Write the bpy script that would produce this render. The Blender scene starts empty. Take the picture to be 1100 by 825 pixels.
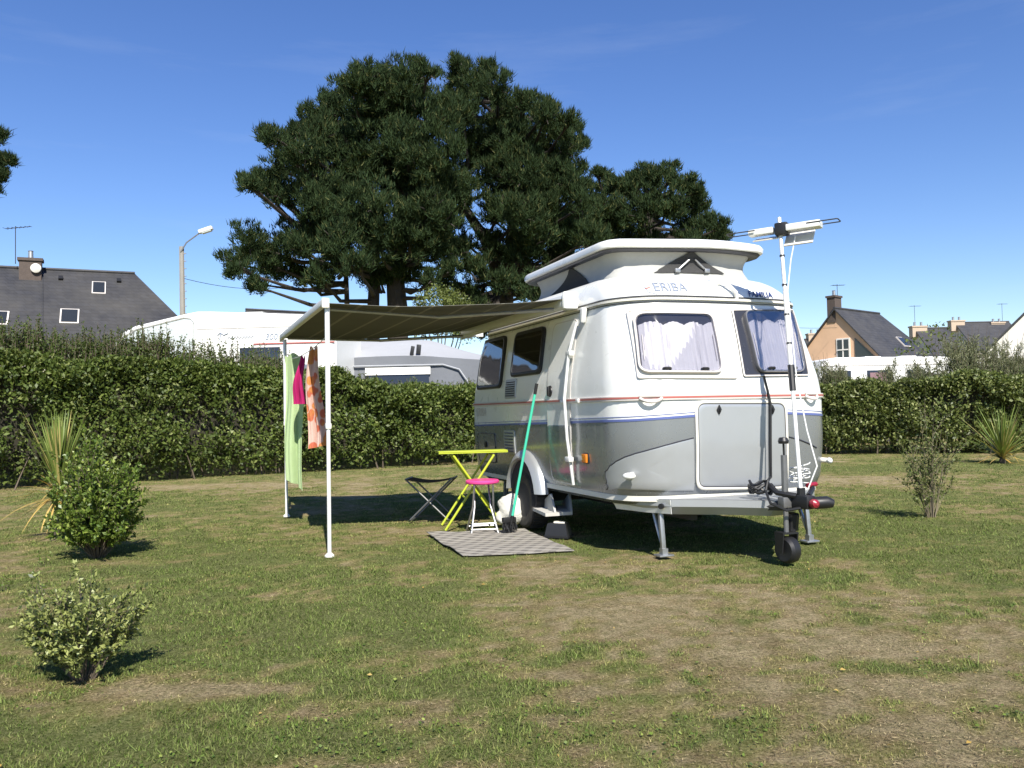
import bpy, bmesh, math, random
import numpy as np
from mathutils import Vector, Matrix, Euler
random.seed(7); RNG = np.random.default_rng(11)
R = math.radians; PI = math.pi
scene = bpy.context.scene
COL = scene.collection

# ------------------------------------------------------------------ survey of the photograph (1100 x 825)
F = 890.; CX, CY = 550., 412.5; H = 1.17
PITCH = math.atan((441.5-412.5)/F); ROLL = R(1.2)
_c, _s = math.cos(ROLL), math.sin(ROLL)
FWD = Vector((0, math.cos(PITCH), math.sin(PITCH))); UP0 = Vector((0, -math.sin(PITCH), math.cos(PITCH)))
RT = Vector((1, 0, 0))*_c - UP0*_s; UP = Vector((1, 0, 0))*_s + UP0*_c
EYE = Vector((0, 0, H))
def ray(px, py): return FWD + RT*((px-CX)/F) - UP*((py-CY)/F)
def ground(px, py, z=0.):
    d = ray(px, py); t = (z-H)/d.z; return EYE + d*t
def at(px, py, Y):
    d = ray(px, py); return EYE + d*(Y/d.y)

# ------------------------------------------------------------------ object helpers
def tag(o, label=None, cat=None, group=None, kind=None):
    if label: o['label'] = label
    if cat: o['category'] = cat
    if group: o['group'] = group
    if kind: o['kind'] = kind
    return o
def thing(name, label, cat, loc=(0, 0, 0), rz=0, group=None):
    o = bpy.data.objects.new(name, None); COL.objects.link(o)
    o.empty_display_size = .2
    o.location = loc; o.rotation_euler = (0, 0, rz)
    return tag(o, label, cat, group)
def link(name, me, m=None, parent=None):
    o = bpy.data.objects.new(name, me); COL.objects.link(o)
    if m is not None:
        for q in (m if isinstance(m, (list, tuple)) else [m]): me.materials.append(q)
    if parent is not None: o.parent = parent
    return o
def copy_tree(o, parent=None):
    c = o.copy(); COL.objects.link(c); c.parent = parent
    for ch in list(o.children): copy_tree(ch, c)
    return c

class MB:
    """collects shapes into one mesh"""
    def __init__(s): s.v = []; s.f = []; s.m = []
    def add(s, vs, fs, mi=0, M=None):
        b = len(s.v)
        for v in vs:
            v = Vector(v); s.v.append(M @ v if M is not None else v)
        for f in fs: s.f.append([b+i for i in f]); s.m.append(mi)
        return s
    def box(s, c, size, rot=(0, 0, 0), mi=0, bev=0.0):
        bm = bmesh.new(); bmesh.ops.create_cube(bm, size=1)
        for v in bm.verts: v.co = Vector((v.co.x*size[0], v.co.y*size[1], v.co.z*size[2]))
        if bev > 0: bmesh.ops.bevel(bm, geom=bm.edges[:], offset=bev, segments=2, affect='EDGES', profile=.6)
        M = Matrix.Translation(c) @ Euler(rot).to_matrix().to_4x4()
        bm.verts.index_update()
        s.add([v.co.copy() for v in bm.verts], [[v.index for v in f.verts] for f in bm.faces], mi, M); bm.free(); return s
    def tube(s, pts, r, n=8, mi=0, closed=False, caps=True):
        pts = [Vector(p) for p in pts]; k = len(pts)
        rs = r if isinstance(r, (list, tuple)) else [r]*k
        vs = []; fs = []; prev = None
        for i, p in enumerate(pts):
            a = pts[(i-1) % k] if (i > 0 or closed) else p
            b = pts[(i+1) % k] if (i < k-1 or closed) else p
            t = (b-a)
            if t.length < 1e-9: t = Vector((0, 0, 1))
            t.normalize()
            if prev is None:
                u = t.cross(Vector((0, 0, 1)))
                if u.length < .05: u = t.cross(Vector((1, 0, 0)))
            else:
                u = prev - t*prev.dot(t)
                if u.length < 1e-6: u = t.cross(Vector((0, 0, 1)))
            u.normalize(); prev = u; w = t.cross(u)
            for j in range(n):
                an = 2*PI*j/n; vs.append(p + (u*math.cos(an)+w*math.sin(an))*rs[i])
        for i in range(k if closed else k-1):
            i2 = (i+1) % k
            for j in range(n):
                fs.append([i*n+j, i*n+(j+1) % n, i2*n+(j+1) % n, i2*n+j])
        if caps and not closed:
            fs.append(list(range(n))[::-1]); fs.append([(k-1)*n+j for j in range(n)])
        return s.add(vs, fs, mi)
    def lathe(s, prof, n=24, M=None, mi=0, closed=False):
        """prof: (r, z) about the z axis"""
        vs = []; fs = []; k = len(prof)
        for r, z in prof:
            for j in range(n):
                a = 2*PI*j/n; vs.append((r*math.cos(a), r*math.sin(a), z))
        for i in range(k if closed else k-1):
            i2 = (i+1) % k
            for j in range(n):
                fs.append([i*n+j, i*n+(j+1) % n, i2*n+(j+1) % n, i2*n+j])
        if not closed:
            fs.append(list(range(n))[::-1]); fs.append([(k-1)*n+j for j in range(n)])
        return s.add(vs, fs, mi, M)
    def prism(s, poly, vec, mi=0):
        n = len(poly); vec = Vector(vec)
        vs = [Vector(p) for p in poly]+[Vector(p)+vec for p in poly]
        fs = [list(range(n))[::-1], list(range(n, 2*n))]+[[i, (i+1) % n, n+(i+1) % n, n+i] for i in range(n)]
        return s.add(vs, fs, mi)
    def grid(s, P, mi=0, closed_u=False):
        """P[i][j] points"""
        a = len(P); b = len(P[0]); vs = [p for row in P for p in row]; fs = []
        for i in range(a-1):
            for j in range(b if closed_u else b-1):
                j2 = (j+1) % b
                fs.append([i*b+j, i*b+j2, (i+1)*b+j2, (i+1)*b+j])
        return s.add(vs, fs, mi)
    def sheet(s, P, t, mi=0):
        """a grid of points given real thickness t along its normals"""
        a = len(P); b = len(P[0]); P = [[Vector(p) for p in r] for r in P]; N = []
        for i in range(a):
            row = []
            for j in range(b):
                du = P[min(i+1, a-1)][j]-P[max(i-1, 0)][j]; dv = P[i][min(j+1, b-1)]-P[i][max(j-1, 0)]
                n = du.cross(dv); n = n.normalized() if n.length > 1e-9 else Vector((0, 0, 1)); row.append(n)
            N.append(row)
        Q = [[P[i][j]+N[i][j]*t for j in range(b)] for i in range(a)]
        s.grid(P, mi); s.grid(Q, mi)
        edge = [(i, 0) for i in range(a)]+[(a-1, j) for j in range(1, b)]+[(i, b-1) for i in range(a-2, -1, -1)]+[(0, j) for j in range(b-2, 0, -1)]
        s.grid([[P[i][j] for i, j in edge], [Q[i][j] for i, j in edge]], mi, closed_u=True); return s
    def build(s, name, m=None, parent=None, world=False, smooth=35, fix=True):
        off = Vector((0, 0, 0))
        if world and parent is not None: off = Vector(parent.location)
        me = bpy.data.meshes.new(name)
        me.from_pydata([tuple(v-off) for v in s.v], [], s.f)
        me.polygons.foreach_set('material_index', s.m)
        if fix:
            bm = bmesh.new(); bm.from_mesh(me); bmesh.ops.recalc_face_normals(bm, faces=bm.faces[:]); bm.to_mesh(me); bm.free()
        if smooth:
            me.polygons.foreach_set('use_smooth', [True]*len(me.polygons)); me.set_sharp_from_angle(angle=R(smooth))
        me.update()
        return link(name, me, m, parent)

# ------------------------------------------------------------------ materials
def nodes(m):
    m.use_nodes = True; nt = m.node_tree; nt.nodes.clear(); return nt
def N(nt, t, **kw):
    n = nt.nodes.new(t)
    for k, v in kw.items():
        if k in n.inputs: n.inputs[k].default_value = v
        else: setattr(n, k, v)
    return n
def mix_rgb(nt, fac, a, b, blend='MIX'):
    n = nt.nodes.new('ShaderNodeMix'); n.data_type = 'RGBA'; n.blend_type = blend
    for i, val in ((0, fac), (6, a), (7, b)):
        if hasattr(val, 'is_linked'): nt.links.new(val, n.inputs[i])
        elif isinstance(val, (int, float)): n.inputs[i].default_value = val
        else: n.inputs[i].default_value = (*val, 1)
    return n.outputs[2]
def noise(nt, scale, detail=4, rough=.55, vec=None):
    n = N(nt, 'ShaderNodeTexNoise'); n.inputs['Scale'].default_value = scale; n.inputs['Detail'].default_value = detail; n.inputs['Roughness'].default_value = rough
    if vec is not None: nt.links.new(vec, n.inputs['Vector'])
    return n.outputs['Fac']
def coord(nt, which='Object'): return N(nt, 'ShaderNodeTexCoord').outputs[which]
def ramp(nt, fac, a, b):
    n = nt.nodes.new('ShaderNodeMapRange'); n.inputs[1].default_value = a; n.inputs[2].default_value = b; nt.links.new(fac, n.inputs[0]); return n.outputs[0]
def mat(name, col, rough=.5, metal=0., var=.12, scale=6., bump=0., bscale=40., coat=0., spec=.5, dirt=None, dirt_amt=.3, coords='Object'):
    m = bpy.data.materials.new(name); nt = nodes(m)
    out = N(nt, 'ShaderNodeOutputMaterial'); p = N(nt, 'ShaderNodeBsdfPrincipled')
    p.inputs['Roughness'].default_value = rough; p.inputs['Metallic'].default_value = metal
    p.inputs['Coat Weight'].default_value = coat; p.inputs['Specular IOR Level'].default_value = spec
    v = coord(nt, coords)
    c = mix_rgb(nt, noise(nt, scale, vec=v), [x*(1-var) for x in col], [min(1, x*(1+var)) for x in col])
    if dirt is not None:
        c = mix_rgb(nt, ramp(nt, noise(nt, scale*.6, 6, .7, vec=v), .45, .75), c, mix_rgb(nt, dirt_amt, c, dirt))
    nt.links.new(c, p.inputs['Base Color'])
    rr = nt.nodes.new('ShaderNodeMapRange'); rr.inputs[3].default_value = max(.02, rough-.06); rr.inputs[4].default_value = min(1, rough+.08)
    nt.links.new(noise(nt, scale*2.3, vec=v), rr.inputs[0]); nt.links.new(rr.outputs[0], p.inputs['Roughness'])
    if bump:
        b = N(nt, 'ShaderNodeBump'); b.inputs['Strength'].default_value = 1; b.inputs['Distance'].default_value = bump
        nt.links.new(noise(nt, bscale, 3, vec=v), b.inputs['Height']); nt.links.new(b.outputs[0], p.inputs['Normal'])
    nt.links.new(p.outputs[0], out.inputs[0]); return m
def cloth(name, col, var=.1, trans=.25, scale=9., pattern=None, bump=.002, bscale=120.):
    m = bpy.data.materials.new(name); nt = nodes(m); out = N(nt, 'ShaderNodeOutputMaterial')
    v = coord(nt); c = mix_rgb(nt, noise(nt, scale, vec=v), [x*(1-var) for x in col], [min(1, x*(1+var)) for x in col])
    if pattern: c = pattern(nt, v, c)
    d = N(nt, 'ShaderNodeBsdfDiffuse'); t = N(nt, 'ShaderNodeBsdfTranslucent'); mx = N(nt, 'ShaderNodeMixShader'); mx.inputs[0].default_value = trans
    b = N(nt, 'ShaderNodeBump'); b.inputs['Distance'].default_value = bump; nt.links.new(noise(nt, bscale, 2, vec=v), b.inputs['Height'])
    nt.links.new(b.outputs[0], d.inputs['Normal'])
    nt.links.new(c, d.inputs[0]); nt.links.new(c, t.inputs[0]); nt.links.new(d.outputs[0], mx.inputs[1]); nt.links.new(t.outputs[0], mx.inputs[2]); nt.links.new(mx.outputs[0], out.inputs[0]); return m
def foliage(name, a, b, c=None, rough=.5, trans=.25, spec=.35, cfrac=.85):
    """leaf colours vary leaf by leaf (random per island) between a and b, a few leaves c"""
    m = bpy.data.materials.new(name); nt = nodes(m); out = N(nt, 'ShaderNodeOutputMaterial')
    g = N(nt, 'ShaderNodeNewGeometry'); rnd = g.outputs['Random Per Island']
    col = mix_rgb(nt, rnd, a, b)
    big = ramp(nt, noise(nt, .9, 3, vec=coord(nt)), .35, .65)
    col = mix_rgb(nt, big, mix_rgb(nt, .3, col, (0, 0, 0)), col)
    if c is not None:
        mth = N(nt, 'ShaderNodeMath', operation='MULTIPLY'); mth.inputs[1].default_value = 7.13; nt.links.new(rnd, mth.inputs[0])
        fr = N(nt, 'ShaderNodeMath', operation='FRACT'); nt.links.new(mth.outputs[0], fr.inputs[0])
        gt = N(nt, 'ShaderNodeMath', operation='GREATER_THAN'); gt.inputs[1].default_value = cfrac; nt.links.new(fr.outputs[0], gt.inputs[0])
        col = mix_rgb(nt, gt.outputs[0], col, c)
    p = N(nt, 'ShaderNodeBsdfPrincipled'); p.inputs['Roughness'].default_value = rough; p.inputs['Specular IOR Level'].default_value = spec
    t = N(nt, 'ShaderNodeBsdfTranslucent'); mx = N(nt, 'ShaderNodeMixShader'); mx.inputs[0].default_value = trans
    tc = mix_rgb(nt, .35, col, (.25, .32, .03))
    nt.links.new(col, p.inputs['Base Color']); nt.links.new(tc, t.inputs[0])
    nt.links.new(p.outputs[0], mx.inputs[1]); nt.links.new(t.outputs[0], mx.inputs[2]); nt.links.new(mx.outputs[0], out.inputs[0]); return m
def glass(name, tint=(.7, .72, .74), refl=.12):
    m = bpy.data.materials.new(name); nt = nodes(m); out = N(nt, 'ShaderNodeOutputMaterial')
    tr = N(nt, 'ShaderNodeBsdfTransparent'); tr.inputs[0].default_value = (*tint, 1)
    gl = N(nt, 'ShaderNodeBsdfGlossy'); gl.inputs['Roughness'].default_value = .04; gl.inputs[0].default_value = (1, 1, 1, 1)
    lw = N(nt, 'ShaderNodeLayerWeight'); lw.inputs[0].default_value = .35
    mr = nt.nodes.new('ShaderNodeMapRange'); mr.inputs[3].default_value = refl*.5; mr.inputs[4].default_value = min(1, refl*6); nt.links.new(lw.outputs['Fresnel'], mr.inputs[0])
    v = coord(nt); b = N(nt, 'ShaderNodeBump'); b.inputs['Distance'].default_value = .0015; nt.links.new(noise(nt, 4, 1, vec=v), b.inputs['Height']); nt.links.new(b.outputs[0], gl.inputs['Normal'])
    mx = N(nt, 'ShaderNodeMixShader'); nt.links.new(mr.outputs[0], mx.inputs[0]); nt.links.new(tr.outputs[0], mx.inputs[1]); nt.links.new(gl.outputs[0], mx.inputs[2]); nt.links.new(mx.outputs[0], out.inputs[0]); return m

M = {}
M['white'] = mat('white_gelcoat', (.80, .80, .76), .28, 0, .02, 3, coat=.3, dirt=(.45, .42, .34), dirt_amt=.20, bump=.0025, bscale=2.2)
M['cream'] = mat('cream_trim', (.72, .69, .61), .4, 0, .03, 5)
M['silver'] = mat('silver_paint', (.27, .285, .30), .26, .5, .05, 2.5, coat=.35, coords='Object')
M['silver_light'] = mat('light_silver_panel', (.40, .415, .425), .34, .4, .05, 4, dirt=(.35, .33, .3), dirt_amt=.15)
M['black'] = mat('black_plastic', (.013, .013, .014), .45, 0, .25, 12)
M['rubber'] = mat('tyre_rubber', (.028, .027, .026), .8, 0, .3, 14, bump=.003, bscale=60, dirt=(.2, .17, .13), dirt_amt=.3)
M['steel'] = mat('galvanised_steel', (.42, .43, .44), .42, .8, .15, 20, dirt=(.25, .2, .15), dirt_amt=.4)
M['darksteel'] = mat('chassis_steel', (.05, .05, .05), .6, .3, .3, 10)
M['alu'] = mat('white_powder_coat', (.74, .74, .71), .35, .1, .04, 8)
M['blue_stripe'] = mat('blue_line', (.10, .13, .32), .35, 0, .05)
M['red_line'] = mat('red_rail_insert', (.42, .12, .10), .4, 0, .1)
M['dark_line'] = mat('dark_line', (.035, .035, .045), .4, 0, .1)
M['rail'] = mat('rail_plastic', (.60, .56, .52), .4, 0, .08)
M['amber'] = mat('amber_lens', (.65, .20, .02), .2, 0, .1, coat=.5)
M['lamp_white'] = mat('lamp_lens', (.78, .78, .74), .25, 0, .04, coat=.4)
M['red'] = mat('red_plastic', (.28, .015, .03), .3, 0, .15, coat=.3)
M['glass'] = glass('window_acrylic', (.86, .86, .88), .07)
M['dark_glass'] = glass('tinted_acrylic', (.20, .21, .22), .30)
def pleats(nt, v, c):
    w = N(nt, 'ShaderNodeTexWave'); w.inputs['Scale'].default_value = 9; w.inputs['Distortion'].default_value = 2; nt.links.new(v, w.inputs['Vector'])
    return mix_rgb(nt, w.outputs['Fac'], mix_rgb(nt, .12, c, (.3, .28, .35)), c)
M['curtain'] = cloth('curtain', (.72, .70, .72), .08, .1, 12)
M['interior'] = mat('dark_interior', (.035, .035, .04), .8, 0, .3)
M['blind'] = mat('cream_blind', (.62, .58, .48), .7, 0, .06)
M['canvas'] = cloth('roof_canvas', (.48, .48, .455), .08, .18, 8, None, .006, 9)
M['mesh'] = cloth('insect_mesh', (.06, .06, .06), .15, .05, 60)

# ------------------------------------------------------------------ numpy noise and leaf meshes
_T = RNG.random((256, 256))
def vnoise(x, y, s):
    x = np.asarray(x)/s+500.3; y = np.asarray(y)/s+500.7
    xi = np.floor(x).astype(int); yi = np.floor(y).astype(int); fx = x-xi; fy = y-yi
    fx = fx*fx*(3-2*fx); fy = fy*fy*(3-2*fy)
    g = lambda a, b: _T[a % 256, b % 256]
    return (g(xi, yi)*(1-fx)+g(xi+1, yi)*fx)*(1-fy)+(g(xi, yi+1)*(1-fx)+g(xi+1, yi+1)*fx)*fy
def fbm(x, y, s, o=4):
    t = 0; a = .5; n = 0
    for k in range(o): t = t+a*vnoise(x+31.7*k, y-17.3*k, s); n += a; a *= .55; s /= 2.07
    return t/n
def rand_dirs(n, zb=0.):
    d = RNG.normal(size=(n, 3)); d[:, 2] += zb; return d/np.linalg.norm(d, axis=1)[:, None]
def raw_mesh(name, V, Fc, k):
    """V (n,3), Fc (m,k) -> mesh, all faces with k corners"""
    me = bpy.data.meshes.new(name); m = len(Fc)
    me.vertices.add(len(V)); me.vertices.foreach_set('co', np.ascontiguousarray(V, dtype=np.float32).ravel())
    me.loops.add(m*k); me.loops.foreach_set('vertex_index', np.ascontiguousarray(Fc, dtype=np.int32).ravel())
    me.polygons.add(m); me.polygons.foreach_set('loop_start', np.arange(0, m*k, k, dtype=np.int32))
    try: me.polygons.foreach_set('loop_total', np.full(m, k, dtype=np.int32))
    except Exception: pass
    me.update(calc_edges=True); me.validate(); return me
def leaves(C, size, aspect=.5, zb=.2, D=None, N_=None, jitter=.35, fold=0.):
    """rhombic leaves at C: long axis D, face normal N_ -> V, quads"""
    n = len(C); size = np.broadcast_to(np.asarray(size, float), (n,))*(1+jitter*(RNG.random(n)*2-1))
    if D is None: D = rand_dirs(n, zb)
    if N_ is None: N_ = rand_dirs(n, .8)
    S = np.cross(D, N_); S /= np.linalg.norm(S, axis=1)[:, None]+1e-9; W = np.cross(S, D)
    L = size[:, None]; w = L*aspect*.5
    tip = C+D*L-W*L*fold; a = C+D*L*.45+S*w+W*L*fold; b = C+D*L*.45-S*w+W*L*fold
    V = np.stack([C, a, tip, b], 1).reshape(-1, 3)
    Fc = np.arange(4*n).reshape(n, 4); return V, Fc
def join(parts):
    Vs = []; Fs = []; o = 0
    for V, Fc in parts: Vs.append(V); Fs.append(Fc+o); o += len(V)
    return np.concatenate(Vs), np.concatenate(Fs)

M['bark'] = mat('pine_bark', (.042, .034, .028), .9, 0, .35, 3, bump=.05, bscale=6)
M['twig'] = mat('twig_bark', (.11, .085, .06), .85, 0, .3, 8)
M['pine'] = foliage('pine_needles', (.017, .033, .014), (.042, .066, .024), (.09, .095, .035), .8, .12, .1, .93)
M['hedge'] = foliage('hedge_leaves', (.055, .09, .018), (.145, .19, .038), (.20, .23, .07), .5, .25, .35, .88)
M['hedge_shoot'] = foliage('hedge_new_leaves', (.055, .088, .022), (.125, .165, .04), None, .48, .3)
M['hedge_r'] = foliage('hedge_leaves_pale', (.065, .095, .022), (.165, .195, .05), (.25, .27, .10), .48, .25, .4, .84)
M['tamarisk'] = foliage('tamarisk_sprays', (.13, .145, .07), (.24, .245, .13), None, .6, .25)
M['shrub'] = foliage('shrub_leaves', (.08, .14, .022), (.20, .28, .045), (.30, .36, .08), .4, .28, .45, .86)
M['grey_shrub'] = foliage('silvery_leaves', (.24, .29, .07), (.46, .49, .17), (.06, .08, .03), .42, .25, .45, .75)
M['sparse'] = foliage('sparse_leaves', (.10, .14, .04), (.20, .235, .075), (.28, .26, .12), .5, .25)
M['blade_leaf'] = foliage('sword_leaves', (.15, .22, .04), (.28, .35, .09), (.40, .34, .12), .45, .2, .4, .8)
M['dry_leaf'] = foliage('dry_leaves', (.46, .30, .07), (.58, .42, .14), None, .6, .2)
M['broad'] = foliage('broadleaf', (.10, .13, .03), (.19, .22, .06), None, .5, .3)
M['shade_core'] = mat('hedge_shade_fill', (.030, .027, .016), .95, 0, .4, 4)  # interior shade of the hedge put into the colour of its solid filler

# ------------------------------------------------------------------ world, sun, camera
SUN_EL = R(43.5); SUN_AZ = R(166.)     # clockwise from +Y
w = bpy.data.worlds.new('World'); scene.world = w; w.use_nodes = True; nt = w.node_tree; nt.nodes.clear()
out = N(nt, 'ShaderNodeOutputWorld'); bg = N(nt, 'ShaderNodeBackground'); sky = N(nt, 'ShaderNodeTexSky')
sky.sky_type = 'NISHITA'; sky.sun_disc = False; sky.sun_elevation = SUN_EL; sky.sun_rotation = SUN_AZ; sky.air_density = 1.0; sky.dust_density = .1; sky.ozone_density = 3.2; sky.altitude = 10
v = coord(nt, 'Generated')
mp = N(nt, 'ShaderNodeMapping'); mp.inputs['Scale'].default_value = (1.2, 1.2, 9.); mp.inputs['Location'].default_value = (2.3, .6, 1.7); mp.inputs['Rotation'].default_value = (0, R(11), 0); nt.links.new(v, mp.inputs[0])
ci = ramp(nt, noise(nt, 1.6, 7, .62, mp.outputs[0]), .56, .86)
mul = N(nt, 'ShaderNodeMath', operation='MULTIPLY'); mul.inputs[1].default_value = .11; nt.links.new(ci, mul.inputs[0])
hs = N(nt, 'ShaderNodeHueSaturation'); hs.inputs['Saturation'].default_value = 1.20; hs.inputs['Value'].default_value = 1.10; hs.inputs['Hue'].default_value = .514; nt.links.new(sky.outputs[0], hs.inputs['Color'])
skyc = mix_rgb(nt, mul.outputs[0], hs.outputs[0], (6.2, 6.6, 7.2))
nt.links.new(skyc, bg.inputs[0]); bg.inputs[1].default_value = .088
nt.links.new(bg.outputs[0], out.inputs[0])
sl = bpy.data.lights.new('sun', 'SUN'); sl.energy = 4.9; sl.angle = R(.53); sl.color = (1, .95, .86)
so = bpy.data.objects.new('sun', sl); COL.objects.link(so)
tosun = Vector((math.sin(SUN_AZ)*math.cos(SUN_EL), math.cos(SUN_AZ)*math.cos(SUN_EL), math.sin(SUN_EL)))
so.rotation_euler = tosun.to_track_quat('Z', 'Y').to_euler(); so.location = (0, 0, 30)
cam = bpy.data.cameras.new('camera'); co = bpy.data.objects.new('camera', cam); COL.objects.link(co); scene.camera = co
cam.sensor_fit = 'HORIZONTAL'; cam.sensor_width = 36; cam.lens = 36*F/1100; cam.clip_start = .05; cam.clip_end = 3000
Mc = Matrix((RT, UP, -FWD)).transposed().to_4x4(); Mc.translation = EYE; co.matrix_world = Mc
scene.view_settings.view_transform = 'Standard'; scene.view_settings.look = 'None'; scene.view_settings.gamma = 1; scene.view_settings.exposure = .74
try:
    scene.cycles.use_denoising = True; scene.cycles.max_bounces = 6; scene.cycles.transparent_max_bounces = 12; scene.cycles.caustics_reflective = False; scene.cycles.sample_clamp_indirect = 6
except Exception: pass

# ------------------------------------------------------------------ ground and lawn
def gz(x, y):
    """the next pitches beyond the left hedge lie a little higher"""
    x = np.asarray(x, float); y = np.asarray(y, float)
    e = y-(21.0+.667*np.minimum(x, 2))          # distance behind the left hedge line
    t = np.clip(e/1.8, 0, 1); t = t*t*(3-2*t); k = np.clip((2-x)/3, 0, 1); k = k*k*(3-2*k)
    return .85*t*k
PATCH = []   # (px, py, rx m, ry m, weight): dry (+) and lush (-) places read from the photograph
for px, py, rx, ry, wt in ((780, 655, 1.3, .8, .42), (900, 690, .8, .5, .45), (640, 700, 1.0, .5, .25), (490, 775, .22, .22, .55), (770, 745, 1.0, .35, .35), (960, 730, .7, .25, .45),
        (430, 575, .9, .5, .35), (500, 610, 1.3, .35, .30), (640, 610, 1.2, .3, .35), (320, 632, .4, .14, .35), (905, 515, .9, .8, .7), (200, 522, 2.6, .5, .6), (560, 655, 1.2, .8, .18),
        (250, 690, 1.2, .7, -.55), (100, 780, 1.0, .4, -.5), (420, 790, .6, .22, -.4), (150, 600, 1.2, 1.5, -.35), (240, 610, 1.6, 1.4, -.3), (950, 710, .3, .12, -.8), (1020, 585, 1.6, 1.6, -.4), (1000, 500, 4, 1.0, -.5), (380, 660, .8, .6, -.3),
        (225, 742, .25, .08, .8), (310, 765, .2, .08, .7), (345, 815, .35, .12, .7), (700, 810, 1.0, .2, .25), (1000, 800, .6, .3, .3), (95, 738, .28, .16, .55), (98, 606, .5, .22, .6)):
    g = ground(px, py); PATCH.append((g.x, g.y, rx, ry, wt))
def lawn_state(x, y):
    d = fbm(x, y, 1.7, 4)-.5; d = d*1.05+(fbm(x+90, y, .36, 4)-.5)*1.45+(fbm(x+9, y+50, .10, 3)-.5)*1.6+(fbm(x-9, y+20, .045, 2)-.5)*.7
    s = .38+d*1.1
    for a, b, rx, ry, wt in PATCH: s = s+1.25*wt*np.exp(-(((x-a)/rx)**2+((y-b)/ry)**2))
    far = np.clip((y-30)/30, 0, 1)
    return np.clip(s*(1-far)+.35*far, 0, 1)
_g = [(0., (.085, .155, .024)), (.22, (.145, .208, .038)), (.42, (.255, .258, .074)), (.62, (.395, .330, .142)), (.82, (.350, .252, .142)), (1., (.520, .420, .260))]
def lawn_color(s, x, y):
    xs = [k for k, _ in _g]; c = np.stack([np.interp(s, xs, [q[i] for _, q in _g]) for i in range(3)], -1)
    return c*(.82+.36*fbm(x-40, y+12, .16, 2))[..., None]
def axis(a, b, step, lo, hi):
    inner = list(np.arange(a, b, step)); o = []; d = step; x = inner[-1]
    while x < hi: d *= 1.35; x += d; o.append(min(x, hi))
    q = []; d = step; x = a
    while x > lo: d *= 1.35; x -= d; q.append(max(x, lo))
    return np.array(q[::-1]+inner+o)
gx = axis(-8, 13, .07, -900, 900); gy = axis(1.0, 23, .07, -60, 1800)
X, Y = np.meshgrid(gx, gy); near = np.exp(-np.maximum(0, np.hypot(X, Y-8)-14)/6)
Z = gz(X, Y)+near*((fbm(X, Y, .9, 3)-.5)*.05-.012)
nx, ny = len(gx), len(gy)
idx = np.arange(nx*ny).reshape(ny, nx)
Fc = np.stack([idx[:-1, :-1], idx[:-1, 1:], idx[1:, 1:], idx[1:, :-1]], -1).reshape(-1, 4)
me = raw_mesh('ground', np.stack([X, Y, Z], -1).reshape(-1, 3), Fc, 4)
me.polygons.foreach_set('use_smooth', np.ones(len(Fc), bool))
S = lawn_state(X, Y); ca = me.color_attributes.new('turf', 'FLOAT_COLOR', 'POINT')
lc = lawn_color(S, X, Y)*np.array([.92, .90, .86]); ca.data.foreach_set('color', np.concatenate([lc.reshape(-1, 3), np.ones((nx*ny, 1))], 1).astype(np.float32).ravel())
def attr_mat(name, detail=0., trans=0.):
    m = bpy.data.materials.new(name); nt = nodes(m); o = N(nt, 'ShaderNodeOutputMaterial')
    a = N(nt, 'ShaderNodeAttribute', attribute_name='turf'); c = a.outputs['Color']
    if detail:
        v = coord(nt); n1 = noise(nt, 70, 8, .8, v); n2 = noise(nt, 14, 6, .7, v)
        c = mix_rgb(nt, ramp(nt, n1, .38, .60), mix_rgb(nt, .68, c, (.025, .022, .010)), mix_rgb(nt, .35, c, (.58, .48, .28)))
        c = mix_rgb(nt, ramp(nt, n2, .38, .62), mix_rgb(nt, .42, c, (.07, .09, .02)), c)
    else:
        rnd = N(nt, 'ShaderNodeNewGeometry').outputs['Random Per Island']
        c = mix_rgb(nt, rnd, mix_rgb(nt, .42, c, (.02, .035, .005)), mix_rgb(nt, .30, c, (.60, .56, .26)))
    d = N(nt, 'ShaderNodeBsdfDiffuse'); nt.links.new(c, d.inputs[0]); sh = d.outputs[0]
    if detail:
        b = N(nt, 'ShaderNodeBump'); b.inputs['Distance'].default_value = .02; nt.links.new(n1, b.inputs['Height']); nt.links.new(b.outputs[0], d.inputs['Normal'])
    if trans:
        t = N(nt, 'ShaderNodeBsdfTranslucent'); nt.links.new(c, t.inputs[0]); mx = N(nt, 'ShaderNodeMixShader'); mx.inputs[0].default_value = trans
        nt.links.new(sh, mx.inputs[1]); nt.links.new(t.outputs[0], mx.inputs[2]); sh = mx.outputs[0]
    nt.links.new(sh, o.inputs[0]); return m
tag(link('ground', me, attr_mat('turf_ground', 1.)), kind='structure')
def lawn_height(x, y): return gz(x, y)+np.exp(-np.maximum(0, np.hypot(x, y-8)-14)/6)*((fbm(x, y, .9, 3)-.5)*.05-.012)
MATQ = [ground(458, 574), ground(497, 598), ground(617, 592), ground(564, 569)]
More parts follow.
